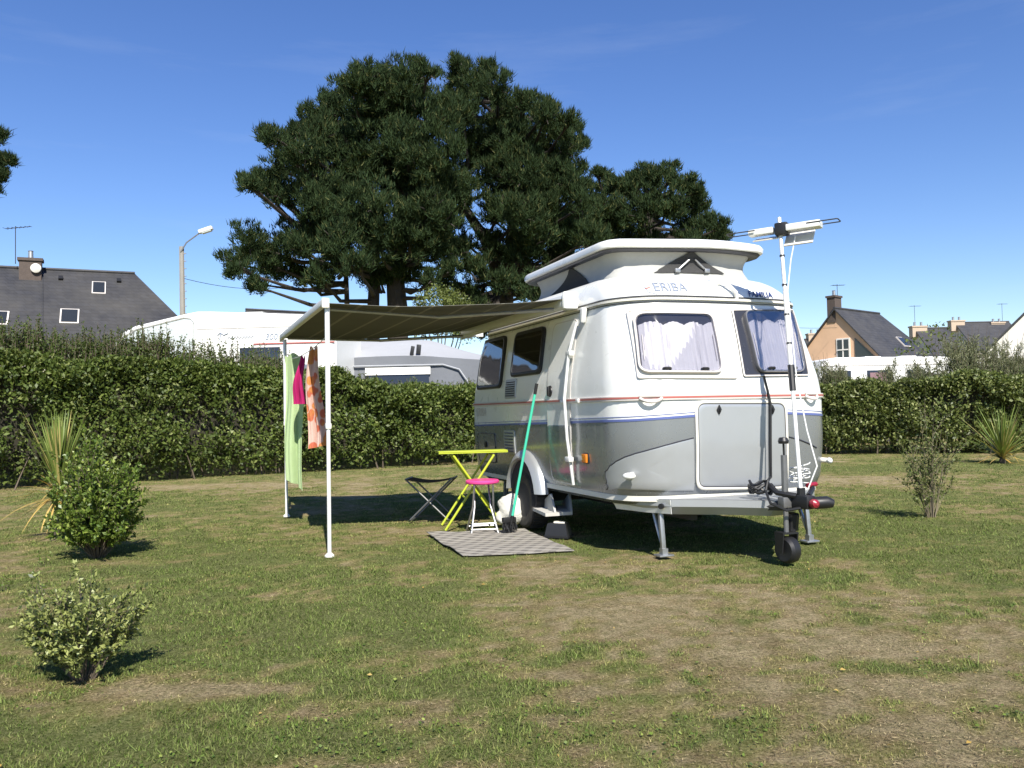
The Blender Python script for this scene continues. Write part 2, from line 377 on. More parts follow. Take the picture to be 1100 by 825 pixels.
def blades():
    P = []
    for y0, y1, dens in ((2.3, 4.2, 14000), (4.2, 6.5, 7500), (6.5, 9.5, 3400), (9.5, 14, 1400), (14, 22, 650)):
        wd = 1.36*y1+1.0; n = int(dens*wd*(y1-y0)); x = (RNG.random(n)-.5)*wd; y = y0+RNG.random(n)*(y1-y0)
        P.append((x, y))
    x = np.concatenate([p[0] for p in P]); y = np.concatenate([p[1] for p in P])
    s = lawn_state(x, y); tuft = fbm(x+7, y-3, .23, 2)
    keep = RNG.random(len(x)) < np.clip(1.25-s*1.05, .12, 1)*np.clip(.35+1.3*tuft, .2, 1)
    # none under the mat
    ins = np.ones(len(x), bool)
    for i in range(4):
        a, b = MATQ[i], MATQ[(i+1) % 4]; ins &= ((b.x-a.x)*(y-a.y)-(b.y-a.y)*(x-a.x)) > -.01
    keep &= ~ins
    x, y, s, tuft = x[keep], y[keep], s[keep], tuft[keep]; n = len(x)
    h = (.005+.011*RNG.random(n)**1.6)*(1.55-1.0*s)*(.6+.9*tuft)*(1+.06*np.clip(y-6, 0, 6))
    tall = RNG.random(n) < .004; h = np.where(tall, h*2.3, h)
    wd = (.0016+.0016*RNG.random(n))*(1+.13*np.clip(y-3, 0, 10))
    an = RNG.random(n)*2*PI; lean = .25+RNG.random(n)*1.5
    z = lawn_height(x, y)-.004
    B = np.stack([x, y, z], -1); d = np.stack([np.cos(an), np.sin(an), np.zeros(n)], -1); sd = np.stack([-np.sin(an), np.cos(an), np.zeros(n)], -1)
    tip = B+d*(h*lean)[:, None]+np.stack([np.zeros(n), np.zeros(n), h], -1)
    V = np.stack([B-sd*wd[:, None], B+sd*wd[:, None], tip], 1).reshape(-1, 3)
    me = raw_mesh('grass', V, np.arange(3*n).reshape(n, 3), 3)
    c = lawn_color(np.clip(s*.9+(RNG.random(n)-.5)*.5, 0, 1), x, y)*(.45+1.0*RNG.random(n))[:, None]
    ca = me.color_attributes.new('turf', 'FLOAT_COLOR', 'POINT'); c4 = np.concatenate([c, np.ones((n, 1))], 1)
    ca.data.foreach_set('color', np.repeat(c4, 3, 0).astype(np.float32).ravel())
    return link('grass', me, attr_mat('grass_blades', 0., .3))
tag(blades(), 'short patchy lawn grass, green and straw coloured', 'grass', kind='stuff')
def clover():
    n = 26000; y = 2.4+9*RNG.random(n)**1.5; x = (RNG.random(n)-.5)*(1.3*y+1); k = (fbm(x+33, y+5, .35, 3) > .56) & (lawn_state(x, y) < .6); x, y = x[k], y[k]; n = len(x); ok = np.ones(n, bool)
    D = rand_dirs(n, 0); D[:, 2] = np.abs(D[:, 2])*.3; V, Fc = leaves(np.stack([x, y, lawn_height(x, y)+.006+.012*RNG.random(n)], -1), .014, .85, 0, D, rand_dirs(n, 2.5), .5); return link('clover', raw_mesh('clover', V, Fc, 4), M['shrub'])
tag(clover(), 'small clover leaves growing in the lawn', 'clover', kind='stuff')
def straw():
    n = 150000; y = 2.3+9.5*RNG.random(n)**1.5; x = (RNG.random(n)-.5)*(1.3*y+1); k = RNG.random(n) < np.clip((lawn_state(x, y)-.36)*1.9, 0, 1); x, y = x[k], y[k]; n = len(x)
    ok = np.ones(n, bool); ins = np.ones(n, bool)
    for i in range(4):
        a, b = MATQ[i], MATQ[(i+1) % 4]; ins &= ((b.x-a.x)*(y-a.y)-(b.y-a.y)*(x-a.x)) > -.02
    x, y = x[~ins], y[~ins]; n = len(x); D = rand_dirs(n, 0); D[:, 2] = np.abs(D[:, 2])*.22; V, Fc = leaves(np.stack([x, y, lawn_height(x, y)+.003+.006*RNG.random(n)], -1), .020, .11, 0, D, rand_dirs(n, 3.), .6); return link('straw', raw_mesh('straw', V, Fc, 4), M['straw'])
M['straw'] = foliage('dead_grass', (.20, .145, .075), (.47, .38, .21), (.11, .075, .04), .7, .1, .2, .7)
tag(straw(), 'matted dead straw coloured grass on the worn lawn', 'dead grass', kind='stuff')
def litter():
    n = 170; y = 2.6+11*RNG.random(n)**1.3; x = (RNG.random(n)-.5)*(1.3*y+1); D = rand_dirs(n, 0); D[:, 2] *= .25
    V, Fc = leaves(np.stack([x, y, lawn_height(x, y)+.012], -1), .022, .5, 0, D, rand_dirs(n, 2.5), .6, .1); return link('fallen_leaves', raw_mesh('fallen_leaves', V, Fc, 4), M['dry_leaf'])
tag(litter(), 'dry tan leaves and straw bits lying on the lawn', 'leaves', kind='stuff')

# ------------------------------------------------------------------ plants
def twig_mesh(mb, p, d, L, r, n=5, bend=.15):
    p = Vector(p); d = Vector(d).normalized(); pts = [p]; side = Vector(RNG.normal(size=3)); side -= d*side.dot(d); side.normalize()
    for k in range(1, n): pts.append(p+d*(L*k/(n-1))+side*bend*L*(k/(n-1))**2)
    mb.tube(pts, [r*(1-.8*k/(n-1)) for k in range(n)], 5); return pts

def hedge(name, label, path, height, thick, m, dens, leaf, seed, gap=.25, shoots=None, gaps=()):
    """clipped hedge along a ground path [(x, y)]"""
    P = np.array(path, float); seg = np.linalg.norm(np.diff(P, axis=0), axis=1); cum = np.concatenate([[0], np.cumsum(seg)]); L = cum[-1]
    def along(t):
        t = np.asarray(t); x = np.interp(t, cum, P[:, 0]); y = np.interp(t, cum, P[:, 1]); k = np.clip(np.searchsorted(cum, t, 'right')-1, 0, len(seg)-1)
        d = (P[k+1]-P[k])/seg[k][..., None]; return x, y, np.stack([d[..., 1], -d[..., 0]], -1)     # normal to the camera side
    root = thing(name, label, 'hedge', (P[0][0], P[0][1], 0))
    hs = lambda t: height(t/L)*(1+.16*(vnoise(t, t*0+seed, 1.3)-.5)+.10*(vnoise(t, t*0+seed+5, .4)-.5))
    bul = lambda t, z: .30*(fbm(t+seed, z*1.3, .75, 4)-.5)*2+.22*(fbm(t+seed+40, z*1.2, .26, 2)-.5)*2
    parts = []
    A = L*2.0
    n = int(dens*A); t = RNG.random(n)*L; u = RNG.random(n); h = hs(t); z = gap+(h-gap)*u**.9
    low = np.clip((z-gap)/(.35), 0, 1)
    keep = RNG.random(n) < .12+.88*low*np.clip(-.75+3.3*fbm(t+9, z+seed, .42, 3), .04, 1)
    t, z, h = t[keep], z[keep], h[keep]; n = len(t)
    depth = RNG.random(n)**1.5*.34
    x, y, nn = along(t); off = thick/2+bul(t, z)-depth-.16*(1-np.clip((z-gap)/.5, 0, 1)); rnd = np.clip((z-(h-.25))/.25, 0, 1); off = off-.22*rnd**2
    C = np.stack([x+nn[:, 0]*off, y+nn[:, 1]*off, z], -1)
    Nn = rand_dirs(n, .4)+np.stack([nn[:, 0], nn[:, 1], np.zeros(n)], -1)*.45
    parts.append(leaves(C, leaf, .55, .2, None, Nn, .6, .06))
    n = int(dens*L*thick*1.0); t = RNG.random(n)*L; h = hs(t); x, y, nn = along(t); off = (RNG.random(n)-.5)*thick     # the top
    C = np.stack([x+nn[:, 0]*off, y+nn[:, 1]*off, h-RNG.random(n)**1.5*.25+.10*(fbm(x*3, y*3, .7, 2)-.5)*2], -1)
    parts.append(leaves(C, leaf, .55, .9, None, None, .4, .06))
    n = int(dens*L*.45); t = RNG.random(n)*L; h = hs(t); x, y, nn = along(t); off = thick/2-.02-RNG.random(n)*.42+bul(t, h-.2)*.7     # the shoulder
    C = np.stack([x+nn[:, 0]*off, y+nn[:, 1]*off, h-.08-RNG.random(n)*.32], -1); parts.append(leaves(C, leaf, .55, .6, None, None, .4, .06))
    n = int(dens*L*.5); t = RNG.random(n)*L; h = hs(t); x, y, nn = along(t); z = gap+(h-gap)*RNG.random(n); off = -thick/2+.1+RNG.random(n)*.15   # back face, thinner
    C = np.stack([x+nn[:, 0]*off, y+nn[:, 1]*off, z], -1); parts.append(leaves(C, leaf, .55, .2, None, None, .4))
    V, Fc = join(parts); V = V-np.array([P[0][0], P[0][1], 0])
    link('foliage', raw_mesh('foliage', V, Fc, 4), m, root)
    # inside: solid core whose dark colour paints the shaded interior; stems in the ground
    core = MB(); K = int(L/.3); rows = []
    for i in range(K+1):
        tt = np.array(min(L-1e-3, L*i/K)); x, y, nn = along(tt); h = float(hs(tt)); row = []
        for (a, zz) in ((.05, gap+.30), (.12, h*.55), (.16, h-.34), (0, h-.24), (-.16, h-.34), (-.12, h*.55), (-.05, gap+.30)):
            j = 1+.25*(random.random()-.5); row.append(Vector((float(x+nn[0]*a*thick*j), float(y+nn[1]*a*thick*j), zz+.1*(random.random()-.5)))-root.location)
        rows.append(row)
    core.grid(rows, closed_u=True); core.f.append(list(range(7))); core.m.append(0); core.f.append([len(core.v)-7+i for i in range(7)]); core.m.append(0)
    core.build('dark_core', M['shade_core'], root, smooth=0)
    st = MB()
    for i in range(int(L*4)):
        tt = np.array(random.random()*L); x, y, nn = along(tt); o = (random.random()-.5)*thick*.7
        twig_mesh(st, Vector((float(x+nn[0]*o), float(y+nn[1]*o), -.03))-root.location, (random.uniform(-.3, .3), random.uniform(-.3, .3), 1), .75, .018, 4)
    tag(st.build('stems', M['twig'], root), kind='stuff')
    if shoots:
        sp = []; sm = MB()
        for (t0, t1, cnt, l0, l1) in shoots:
            for i in range(cnt):
                tt = np.array((t0+(t1-t0)*random.random())*L); x, y, nn = along(tt); o = (random.random()-.6)*thick*.8
                b = np.array([float(x+nn[0]*o), float(y+nn[1]*o), float(hs(tt))-.12])-np.array(root.location)
                Ls = random.uniform(l0, l1)*random.uniform(.6, 1); d = np.array([random.gauss(0, .10), random.gauss(0, .10), 1]); d /= np.linalg.norm(d)
                sm.tube([b, b+d*Ls*.5, b+d*Ls], [.006, .005, .003], 4)
                k = int(Ls*64); f = np.sort(RNG.random(k)); C = b+d*(f*Ls)[:, None]+RNG.normal(size=(k, 3))*.012
                sp.append(leaves(C, leaf*(1.05-.45*f), .5, 0, rand_dirs(k, .7), None, .3, .06))
        V, Fc = join(sp); s1 = link('new_shoots', raw_mesh('new_shoots', V, Fc, 4), M['hedge_shoot'], root); tag(s1, kind='stuff')
        tag(sm.build('shoot_stems', M['twig'], s1), kind='stuff')
    return root

gp = lambda px, py: (ground(px, py).x, ground(px, py).y)
_lp = [(-13.0, 11.0), gp(0, 527), gp(250, 512), gp(450, 501), (1.2, 20.3)]
lh = lambda f: float(np.interp(f, [0, .35, .55, .72, 1], [2.30, 2.26, 2.20, 1.86, 1.66])) if np.isscalar(f) else np.interp(f, [0, .35, .55, .72, 1], [2.30, 2.26, 2.20, 1.86, 1.66])
_off = lambda p, o: (p[0]+o*-.60, p[1]+o*.80)
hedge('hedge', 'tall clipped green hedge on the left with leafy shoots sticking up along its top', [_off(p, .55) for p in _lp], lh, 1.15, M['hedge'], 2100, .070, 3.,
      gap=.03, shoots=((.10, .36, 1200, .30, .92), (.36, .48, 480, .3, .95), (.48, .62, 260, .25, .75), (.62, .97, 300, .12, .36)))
_rp = [(3.2, 20.9), gp(890, 488), gp(1050, 488), (14.5, 17.6)]
_offr = lambda p, o: (p[0]+o*.2, p[1]+o*.98)
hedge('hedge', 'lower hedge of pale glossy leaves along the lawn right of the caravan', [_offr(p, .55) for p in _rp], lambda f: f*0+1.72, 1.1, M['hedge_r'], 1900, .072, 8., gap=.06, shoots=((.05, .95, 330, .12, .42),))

def bush(name, label, base, stems, leafm, leaf, rad, hgt, cat='shrub', group=None, twig_r=.006, per=26, lean=.5, aspect=.45, up=.6, tips=0.0, stem_m=None, sub=3, nstuff=True):
    """many-stemmed shrub: stems fan out of the base, side twigs carry leaves"""
    root = thing(name, label, cat, (base[0], base[1], 0), 0, group); mb = MB(); parts = []
    for i in range(stems):
        a = random.random()*2*PI; q = random.random()**.6
        d = Vector((math.cos(a)*q*rad, math.sin(a)*q*rad, hgt*random.uniform(.45, 1.0)*(1-.35*q*q))); L = d.length
        pts = twig_mesh(mb, (math.cos(a)*.04*random.random(), math.sin(a)*.04*random.random(), -.03), d, L, twig_r*random.uniform(.7, 1.4), 6, random.uniform(-.12, .18))
        lines = [(pts, .35)]
        for k in range(sub):
            j = random.randint(2, 4); dd = (Vector(pts[j])-Vector(pts[j-1])).normalized()+Vector(RNG.normal(size=3))*.55; dd.z = abs(dd.z)*.8+.15
            lines.append((twig_mesh(mb, pts[j], dd, L*random.uniform(.22, .42), twig_r*.55, 4, .1), .1))
        for pl, f0 in lines:
            A = np.array([tuple(p) for p in pl]); k = int(per*random.uniform(.6, 1.2)*(1 if f0 > .2 else .55)); f = f0+(1-f0)*RNG.random(k)
            xs = np.linspace(0, 1, len(A)); C = np.stack([np.interp(f, xs, A[:, c]) for c in range(3)], -1)
            dr = (A[-1]-A[0]); dr = dr/np.linalg.norm(dr); D = rand_dirs(k, .2)+dr*up; D /= np.linalg.norm(D, axis=1)[:, None]
            parts.append(leaves(C, leaf, aspect, 0, D, None, .4, .08))
    V, Fc = join(parts); link('foliage', raw_mesh('foliage', V, Fc, 4), leafm, root)
    tag(mb.build('stems', stem_m or M['twig'], root), kind='stuff'); return root

b1 = ground(90, 728); bush('shrub', 'low rounded bush with pale silvery yellow leaves, nearest on the left lawn', (b1.x, b1.y), 44, M['grey_shrub'], .022, .22, .56, twig_r=.0035, per=62, aspect=.5, sub=5, up=.9)
b2 = ground(95, 600); bush('shrub', 'bright green leafy bush at the foot of the sword leaved plant', (b2.x+.02, b2.y+.1), 90, M['shrub'], .034, .36, 1.02, twig_r=.005, per=62, aspect=.55, sub=5, up=.8)
b3 = ground(1000, 556); bush('shrub', 'sparse twiggy shrub standing alone on the right lawn', (b3.x, b3.y), 30, M['sparse'], .028, .22, 1.28, twig_r=.0048, per=32, aspect=.5, sub=4, stem_m=mat('pale_stems', (.20, .165, .11), .8, 0, .2, 8))

def sword_plant(label, base, n, L, spread, m, dry, z0=0., w=.022):
    root = thing('sword_leaf_plant', label, 'plant', (base[0], base[1], 0))
    def strip(cnt, el0, el1, Lr, droop, zz):
        V = []; Fc = []
        for i in range(cnt):
            a = random.random()*2*PI; el = R(random.uniform(el0, el1)); l = Lr*random.uniform(.7, 1.1); dh = np.array([math.cos(a), math.sin(a), 0]); sd = np.array([-math.sin(a), math.cos(a), 0])
            dp = droop*random.uniform(.4, 1.4); b = len(V); K = 6; zs = zz+random.uniform(0, .10)
            for k in range(K+1):
                f = k/K; p = dh*(math.cos(el)*l*f)+np.array([0, 0, zs+math.sin(el)*l*f-dp*l*f*f]); ww = w*(1-f**2.2)*.5+.001
                if p[2] < .012: p[2] = .012
                V += [p-sd*ww, p+sd*ww]
            Fc += [[b+2*k, b+2*k+1, b+2*k+3, b+2*k+2] for k in range(K)]
        return np.array(V), np.array(Fc)
    V, Fc = strip(n, 90-spread, 88, L, .12, z0); tag(link('leaves', raw_mesh('leaves', V, Fc, 4), m, root), kind='stuff')
    V, Fc = strip(dry, -10, 35, L*.7, .45, z0*.8); tag(link('dry_leaves', raw_mesh('dry_leaves', V, Fc, 4), M['dry_leaf'], root), kind='stuff')
    mb = MB(); mb.lathe([(.05, -.03), (.055, .05), (.045, max(.08, z0*.6)), (.03, max(.12, z0+.05))], 10); mb.build('trunk', M['twig'], root); return root
s1 = ground(57, 578); sword_plant('tall sword leaved plant with yellow dry base behind the bright green bush', (s1.x, s1.y+.12), 130, .86, 27, M['blade_leaf'], 60, .42)
s2 = ground(1077, 497); sword_plant('spiky sword leaved plant in front of the right hedge', (s2.x, s2.y), 120, 1.15, 75, M['blade_leaf'], 20, .06, .03)
for i, (px, py, hh, lb) in enumerate(((36, 640, .26, 'tall thin weed stalk left of the pale silvery bush'), (47, 605, .16, 'short leafy weed by the base of the bright green bush'), (3, 632, .14, 'small weed at the left edge of the lawn'))):
    g = ground(px, py); bush('weed', lb, (g.x, g.y), 4, M['shrub'], .022, .04, hh, 'weed', None, .0018, 10, sub=1)

# ------------------------------------------------------------------ trees
def crown_tufts(lobes, per, needle, width, nn=22, flat=.8):
    """each lobe is a cluster of upswept branch-end sprays, each spray a bunch of needle tufts"""
    parts = []
    for (c, r) in lobes:
        m = int(np.clip(9+13*r, 8, 34)); d = rand_dirs(m, .2); sc = np.array(c)+d*(r*(.45+.6*RNG.random((m, 1))))*np.array([1, 1, flat]); sr = r*(.25+.18*RNG.random(m))/max(1, r*.75)**.5
        k = max(40, int(per*r*r)); j = RNG.integers(0, m, k); o = rand_dirs(k, .55); q = (.3+.7*RNG.random((k, 1))**.5)
        up = d[j]*.5+np.array([0, 0, .7]); C = sc[j]+o*sr[j][:, None]*q*np.array([1, 1, .8])+up*(sr[j]*.55*RNG.random(k)**1.5)[:, None]
        f = RNG.random(k) < .16; C[f] = np.array(c)+rand_dirs(int(f.sum()))*r*.55*RNG.random((int(f.sum()), 1))
        base = np.repeat(C, nn, 0); out = np.repeat(d[j]*.6+o*.4, nn, 0); D = rand_dirs(k*nn, 0)*.62+out*.45+np.array([0, 0, .75]); D /= np.linalg.norm(D, axis=1)[:, None]
        sp = np.cross(D, rand_dirs(k*nn)); sp /= np.linalg.norm(sp, axis=1)[:, None]+1e-9
        L = needle*(.6+.8*RNG.random((k*nn, 1))); b = base+RNG.normal(size=base.shape)*needle*.28
        parts.append((np.stack([b-sp*width, b+sp*width, b+D*L], 1).reshape(-1, 3), np.arange(3*k*nn).reshape(-1, 3)))
    return join(parts)
def pine(label, Yd, trunks, lobes, per=42, needle=.23, width=.021, thick=4., limbs=True, group='pine trees beyond the hedge', nn=16):
    """trunks: pixel polylines with radii; lobes: (px, py, radius px[, depth shift m])"""
    b = at(trunks[0][0][0], trunks[0][0][1], Yd); root = thing('pine_tree', label, 'tree', (b.x, b.y, 0), 0, group); o = np.array(root.location)
    L3 = []; cxm = np.mean([l[0] for l in lobes])
    for l in lobes:
        r = l[2]*Yd/F; edge = min(1, abs(l[0]-cxm)/200.)
        dy = l[3] if len(l) > 3 else random.uniform(-1, 1)*thick*(1-.6*edge)
        p = at(l[0], l[1], Yd+dy); L3.append((np.array(p)-o, r))
        if len(l) <= 3 and edge < .7:      # the far side of the crown
            p = at(l[0]+random.uniform(-10, 10), l[1]+random.uniform(-4, 12), Yd-dy+random.uniform(-1, 1)); L3.append((np.array(p)-o, r*.8))
    V, Fc = crown_tufts(L3, per, needle, width, nn); link('crown', raw_mesh('crown', V, Fc, 3), M['pine'], root)
    trs = []
    for tr in trunks:
        mb = MB(); pts = [at(p[0], p[1], Yd+(p[3] if len(p) > 3 else 0)) for p in tr]; pts = [Vector(p)-Vector(o) for p in pts]
        pts[0].z = -.2
        rs = [p[2]*Yd/F for p in tr]; mb.tube(pts, rs, 10); mb.build('trunk', M['bark'], root)
        trs.append([pts[k].lerp(pts[k+1], q/8) for k in range(1, len(pts)-1) for q in range(8)]+[pts[-1]])
    if limbs:
        mb = MB(); zlow = min(float(c[2]) for c, r in L3)-.2
        for c, r in L3:
            c = Vector(c); best = min(((q, (q-c).length+max(0, q.z-c.z+.3)*2) for t in trs for q in t), key=lambda k: k[1])[0]
            if (best-c).length > 5.5 and best.z < zlow: continue
            mid = (best+c)*.5+Vector((random.uniform(-.4, .4), random.uniform(-.4, .4), -.35))
            mb.tube([best, mid, c], [.11, .08, .03], 6)
            for q in range(3):
                e = c+Vector(RNG.normal(size=3)).normalized()*r*.8; mb.tube([c*.7+mid*.3, (c+e)*.5, e], [.04, .03, .012], 4)
        tag(mb.build('limbs', M['bark'], root), kind='stuff')
    return root
lobesA = [(462, 252, 22), (480, 292, 13), (455, 228, 24), (355, 270, 20), (330, 270, 16), (390, 240, 26), (420, 140, 26), (490, 240, 22), (492, 272, 16), (500, 212, 16), (487, 200, 20), (250, 283, 18), (268, 262, 22), (290, 285, 22), (275, 305, 12), (312, 262, 26), (318, 292, 18), (340, 248, 28), (345, 300, 16), (272, 193, 14), (290, 200, 20), (262, 195, 8), (305, 210, 20), (300, 180, 18), (318, 172, 14), (286, 150, 13), (300, 152, 16), (322, 160, 22), (333, 128, 16), (325, 140, 14), (350, 120, 22), (345, 150, 26), (372, 104, 22), (368, 135, 28), (384, 76, 12), (392, 88, 20), (405, 100, 28), (420, 84, 20), (440, 92, 24), (450, 76, 14), (430, 118, 32), (400, 135, 32), (380, 170, 34), (345, 190, 30), (330, 215, 24), (370, 215, 32), (410, 180, 36), (400, 225, 32), (440, 160, 34), (440, 205, 34), (372, 255, 28), (405, 265, 30), (440, 250, 32), (375, 290, 20), (405, 298, 20), (440, 285, 26), (470, 265, 24), (470, 130, 32), (472, 180, 34), (470, 225, 30), (357, 230, 26), (465, 300, 10)]
pine('largest dark pine with twin dark trunks, broad crown on the left', 34, [[(428, 452, 12), (427, 330, 11), (424, 292, 9.5), (428, 240, 8), (440, 180, 6), (445, 110, 3)], [(401, 452, 8), (401, 330, 6.5), (403, 280, 5.5), (395, 230, 4), (380, 170, 2.5)], [(373, 452, 4, 1.), (373, 335, 3, 1.), (372, 300, 2.5, 1.), (360, 260, 1.5, 1.)]], lobesA, per=185)
lobesB = [(600, 200, 22), (575, 232, 22), (535, 190, 24), (612, 250, 18), (628, 212, 13), (632, 232, 16), (636, 256, 18), (622, 222, 14), (505, 335, 16), (488, 332, 14), (515, 348, 14), (500, 355, 16), (482, 300, 10), (500, 315, 14), (515, 318, 14), (525, 265, 16), (530, 232, 16), (575, 310, 20), (612, 300, 18), (610, 270, 18), (555, 280, 22), (488, 68, 8), (486, 82, 14), (500, 95, 20), (515, 82, 16), (528, 78, 10), (535, 96, 20), (505, 125, 30), (540, 125, 28), (562, 112, 16), (566, 108, 9), (580, 128, 20), (594, 118, 9), (600, 140, 18), (612, 132, 10), (608, 160, 20), (625, 155, 8), (585, 155, 30), (550, 160, 34), (515, 165, 28), (495, 200, 22), (560, 195, 34), (595, 190, 26), (618, 185, 12), (620, 200, 14), (590, 225, 26), (558, 232, 28), (605, 245, 20), (575, 262, 24), (545, 268, 20), (545, 215, 24), (520, 290, 16), (560, 295, 20), (595, 280, 22), (540, 305, 14), (500, 262, 12), (505, 285, 10), (590, 308, 16)]
pine('tall pine in the middle with a bent trunk forking low behind the awning', 37, [[(541, 452, 10), (538, 310, 8), (530, 280, 7), (520, 255, 6), (505, 232, 5), (492, 210, 3)], [(545, 452, 7, .8), (546, 300, 6, .8), (548, 260, 5.5, .8), (552, 215, 4.5, .8), (550, 150, 3, .8), (535, 100, 2, .8)]], lobesB, per=185)
lobesC = [(640, 215, 18), (658, 205, 16), (650, 190, 8), (676, 200, 18), (692, 186, 12), (706, 196, 18), (722, 186, 10), (730, 198, 14), (745, 215, 16), (752, 205, 8), (718, 222, 22), (690, 228, 26), (660, 238, 26), (640, 252, 22), (630, 235, 16), (745, 238, 16), (765, 240, 12), (776, 244, 8), (770, 256, 12), (735, 255, 20), (700, 260, 24), (665, 270, 24), (635, 280, 20), (740, 280, 20), (700, 290, 24), (770, 285, 16)]
pine('smaller rounded pine on the right, behind the raised caravan roof', 44, [[(690, 450, 9), (690, 300, 7), (695, 250, 5), (700, 210, 3)], [(690, 450, 6, .6), (670, 300, 5, .6), (655, 240, 3, .6)]], lobesC, per=160, needle=.26, width=.027)
pine('pine at the left edge, only branch tips in view', 20, [[(-150, 470, 14), (-145, 300, 11), (-130, 180, 8), (-125, 80, 4)]], [(2, 145, 5, 0.), (-6, 142, 8, 0.), (-4, 152, 7, 0.), (8, 172, 5, 0.), (0, 176, 7, 0.), (13, 174, 3, 0.), (-10, 176, 9, 0.), (0, 192, 6, 0.), (-8, 195, 8, 0.), (4, 186, 4, 0.), (-5, 205, 5, 0.), (-30, 170, 22, 0.), (-60, 140, 35), (-60, 200, 30), (-110, 110, 45), (-160, 150, 50), (-110, 180, 45), (-140, 230, 40)], per=330, needle=.14, width=.010, thick=1.5)

def leafy_tree(name, label, c, Yd, lobes, m, leaf, per, cat='tree', trunk_px=None, group=None):
    b = at(c[0], c[1], Yd); root = thing(name, label, cat, (b.x, b.y, float(gz(b.x, b.y))), 0, group); o = np.array(root.location); parts = []; mb = MB(); mb.tube([(0, 0, -.1), (0.1, 0, .9), (0, .1, 1.8)], [.12, .1, .06], 8)
    for px, py, r in lobes:
        rr = r*Yd/F; p = np.array(at(px, py, Yd+random.uniform(-1, 1)*rr))-o; k = int(per*rr*rr); d = rand_dirs(k, .2)
        parts.append(leaves(p+d*(rr*(.3+.7*RNG.random((k, 1))**.5))*(.7+.6*RNG.random((k, 1))), leaf, .55, .3)); mb.tube([(0, 0, 1.2), tuple(p*.6+np.array([0, 0, .3])), tuple(p)], [.03, .02, .01], 5)
    V, Fc = join(parts); link('crown', raw_mesh('crown', V, Fc, 4), m, root); mb.build('trunk', M['twig'], root); return root
leafy_tree('broadleaf_tree', 'light olive green bushy tree seen just above the awning edge', (474, 440), 27, [(455, 322, 10), (468, 317, 12), (482, 318, 12), (495, 324, 10), (475, 330, 18), (450, 332, 10), (500, 335, 14), (470, 348, 18), (500, 352, 16), (450, 350, 14)], M['broad'], .09, 2600)
leafy_tree('broadleaf_tree', 'small rounded green tree between the far house roofs on the right', (1008, 430), 62, [(1008, 350, 7), (1000, 356, 8), (1015, 358, 8), (1005, 366, 12), (1025, 366, 10)], M['broad'], .28, 60)
leafy_tree('broadleaf_tree', 'dark evergreen bush beside the peach house roof', (985, 430), 50, [(982, 372, 10), (975, 368, 7), (990, 376, 12), (1000, 380, 10), (970, 380, 10), (1020, 380, 12), (1035, 376, 12)], M['hedge'], .2, 90)

def wispy(label, base, n, h0, h1, rad, seed):
    root = thing('tamarisk_shrub', label, 'shrub', (base[0], base[1], 0), 0, 'feathery shrubs behind the right hedge'); mb = MB(); parts = []
    for i in range(n):
        a = random.random()*2*PI; q = random.random(); x = math.cos(a)*q*rad; y = math.sin(a)*q*rad*.5; L = random.uniform(h0, h1)*(1-.35*q*q)
        d = Vector((math.cos(a)*q*.35+random.gauss(0, .08), math.sin(a)*q*.2, 1)); pts = twig_mesh(mb, (x, y, -.05), d, L, .012, 6, random.uniform(-.1, .15))
        A = np.array([tuple(p) for p in pts]); k = 420; f = .25+.65*RNG.random(k); xs = np.linspace(0, 1, 6); C = np.stack([np.interp(f, xs, A[:, c]) for c in range(3)], -1)+RNG.normal(size=(k, 3))*np.array([.09, .09, .06])*(1.15-f)[:, None]*1.6
        parts.append(leaves(C, .09, .16, 0, rand_dirs(k, 1.3), None, .5))
    V, Fc = join(parts); link('foliage', raw_mesh('foliage', V, Fc, 4), M['tamarisk'], root); tag(mb.build('stems', M['twig'], root), kind='stuff')
for px, n, h0, h1, rad, lb in ((893, 110, 1.9, 2.6, .9, 'feathery grey green shrub behind the right hedge, right beside the caravan'), (960, 16, 1.9, 2.9, .35, 'thin wispy grey green shoots in front of the far white caravan'), (1048, 210, 2.2, 3.2, 1.7, 'broad feathery grey green shrub at the right end of the hedge'), (1100, 90, 2.0, 2.6, 1.0, 'feathery shrub at the right edge of the picture')):
    g = ground(px, 486); wispy(lb, (g.x*1.075, g.y*1.075), n, h0, h1, rad, px)

# ------------------------------------------------------------------ the caravan (x forward to the hitch, y to its left, z up)
CAR_O = Vector((1.07, 8.75, 0)); CAR_YAW = R(-68.3)
_fx = Vector((math.cos(CAR_YAW), math.sin(CAR_YAW), 0)); _fy = Vector((-_fx.y, _fx.x, 0))
def to_loc(p): q = Vector(p)-CAR_O; return Vector((q.dot(_fx), q.dot(_fy), q.z))
def to_world(l): return CAR_O+_fx*l[0]+_fy*l[1]+Vector((0, 0, l[2]))
def cplane(px, py, ax, val):
    o = to_loc(EYE); d = ray(px, py); e = Vector((d.dot(_fx), d.dot(_fy), d.z)); return o+e*((val-o[ax])/e[ax])
KN = np.array([(.40, 2.08, -1.60, .95), (.46, 2.15, -1.68, 1.00), (.55, 2.19, -1.72, 1.03), (.85, 2.21, -1.76, 1.05), (1.25, 2.21, -1.76, 1.05), (1.42, 2.18, -1.74, 1.04), (1.7, 2.10, -1.66, .995), (2.03, 1.99, -1.52, .94),
    (2.10, 1.975, -1.48, .93), (2.17, 1.92, -1.40, .91), (2.24, 1.82, -1.25, .88), (2.29, 1.72, -1.05, .84), (2.325, 1.58, -.85, .78), (2.345, 1.2, -.5, .55)])
BOW, CR = .09, .38
def prof(z):
    s = .03 if .5 < z < 2.2 else .008
    return [float(np.mean([np.interp(z+d, KN[:, 0], KN[:, k]) for d in (-s, -s/2, 0, s/2, s)])) for k in (1, 2, 3)]
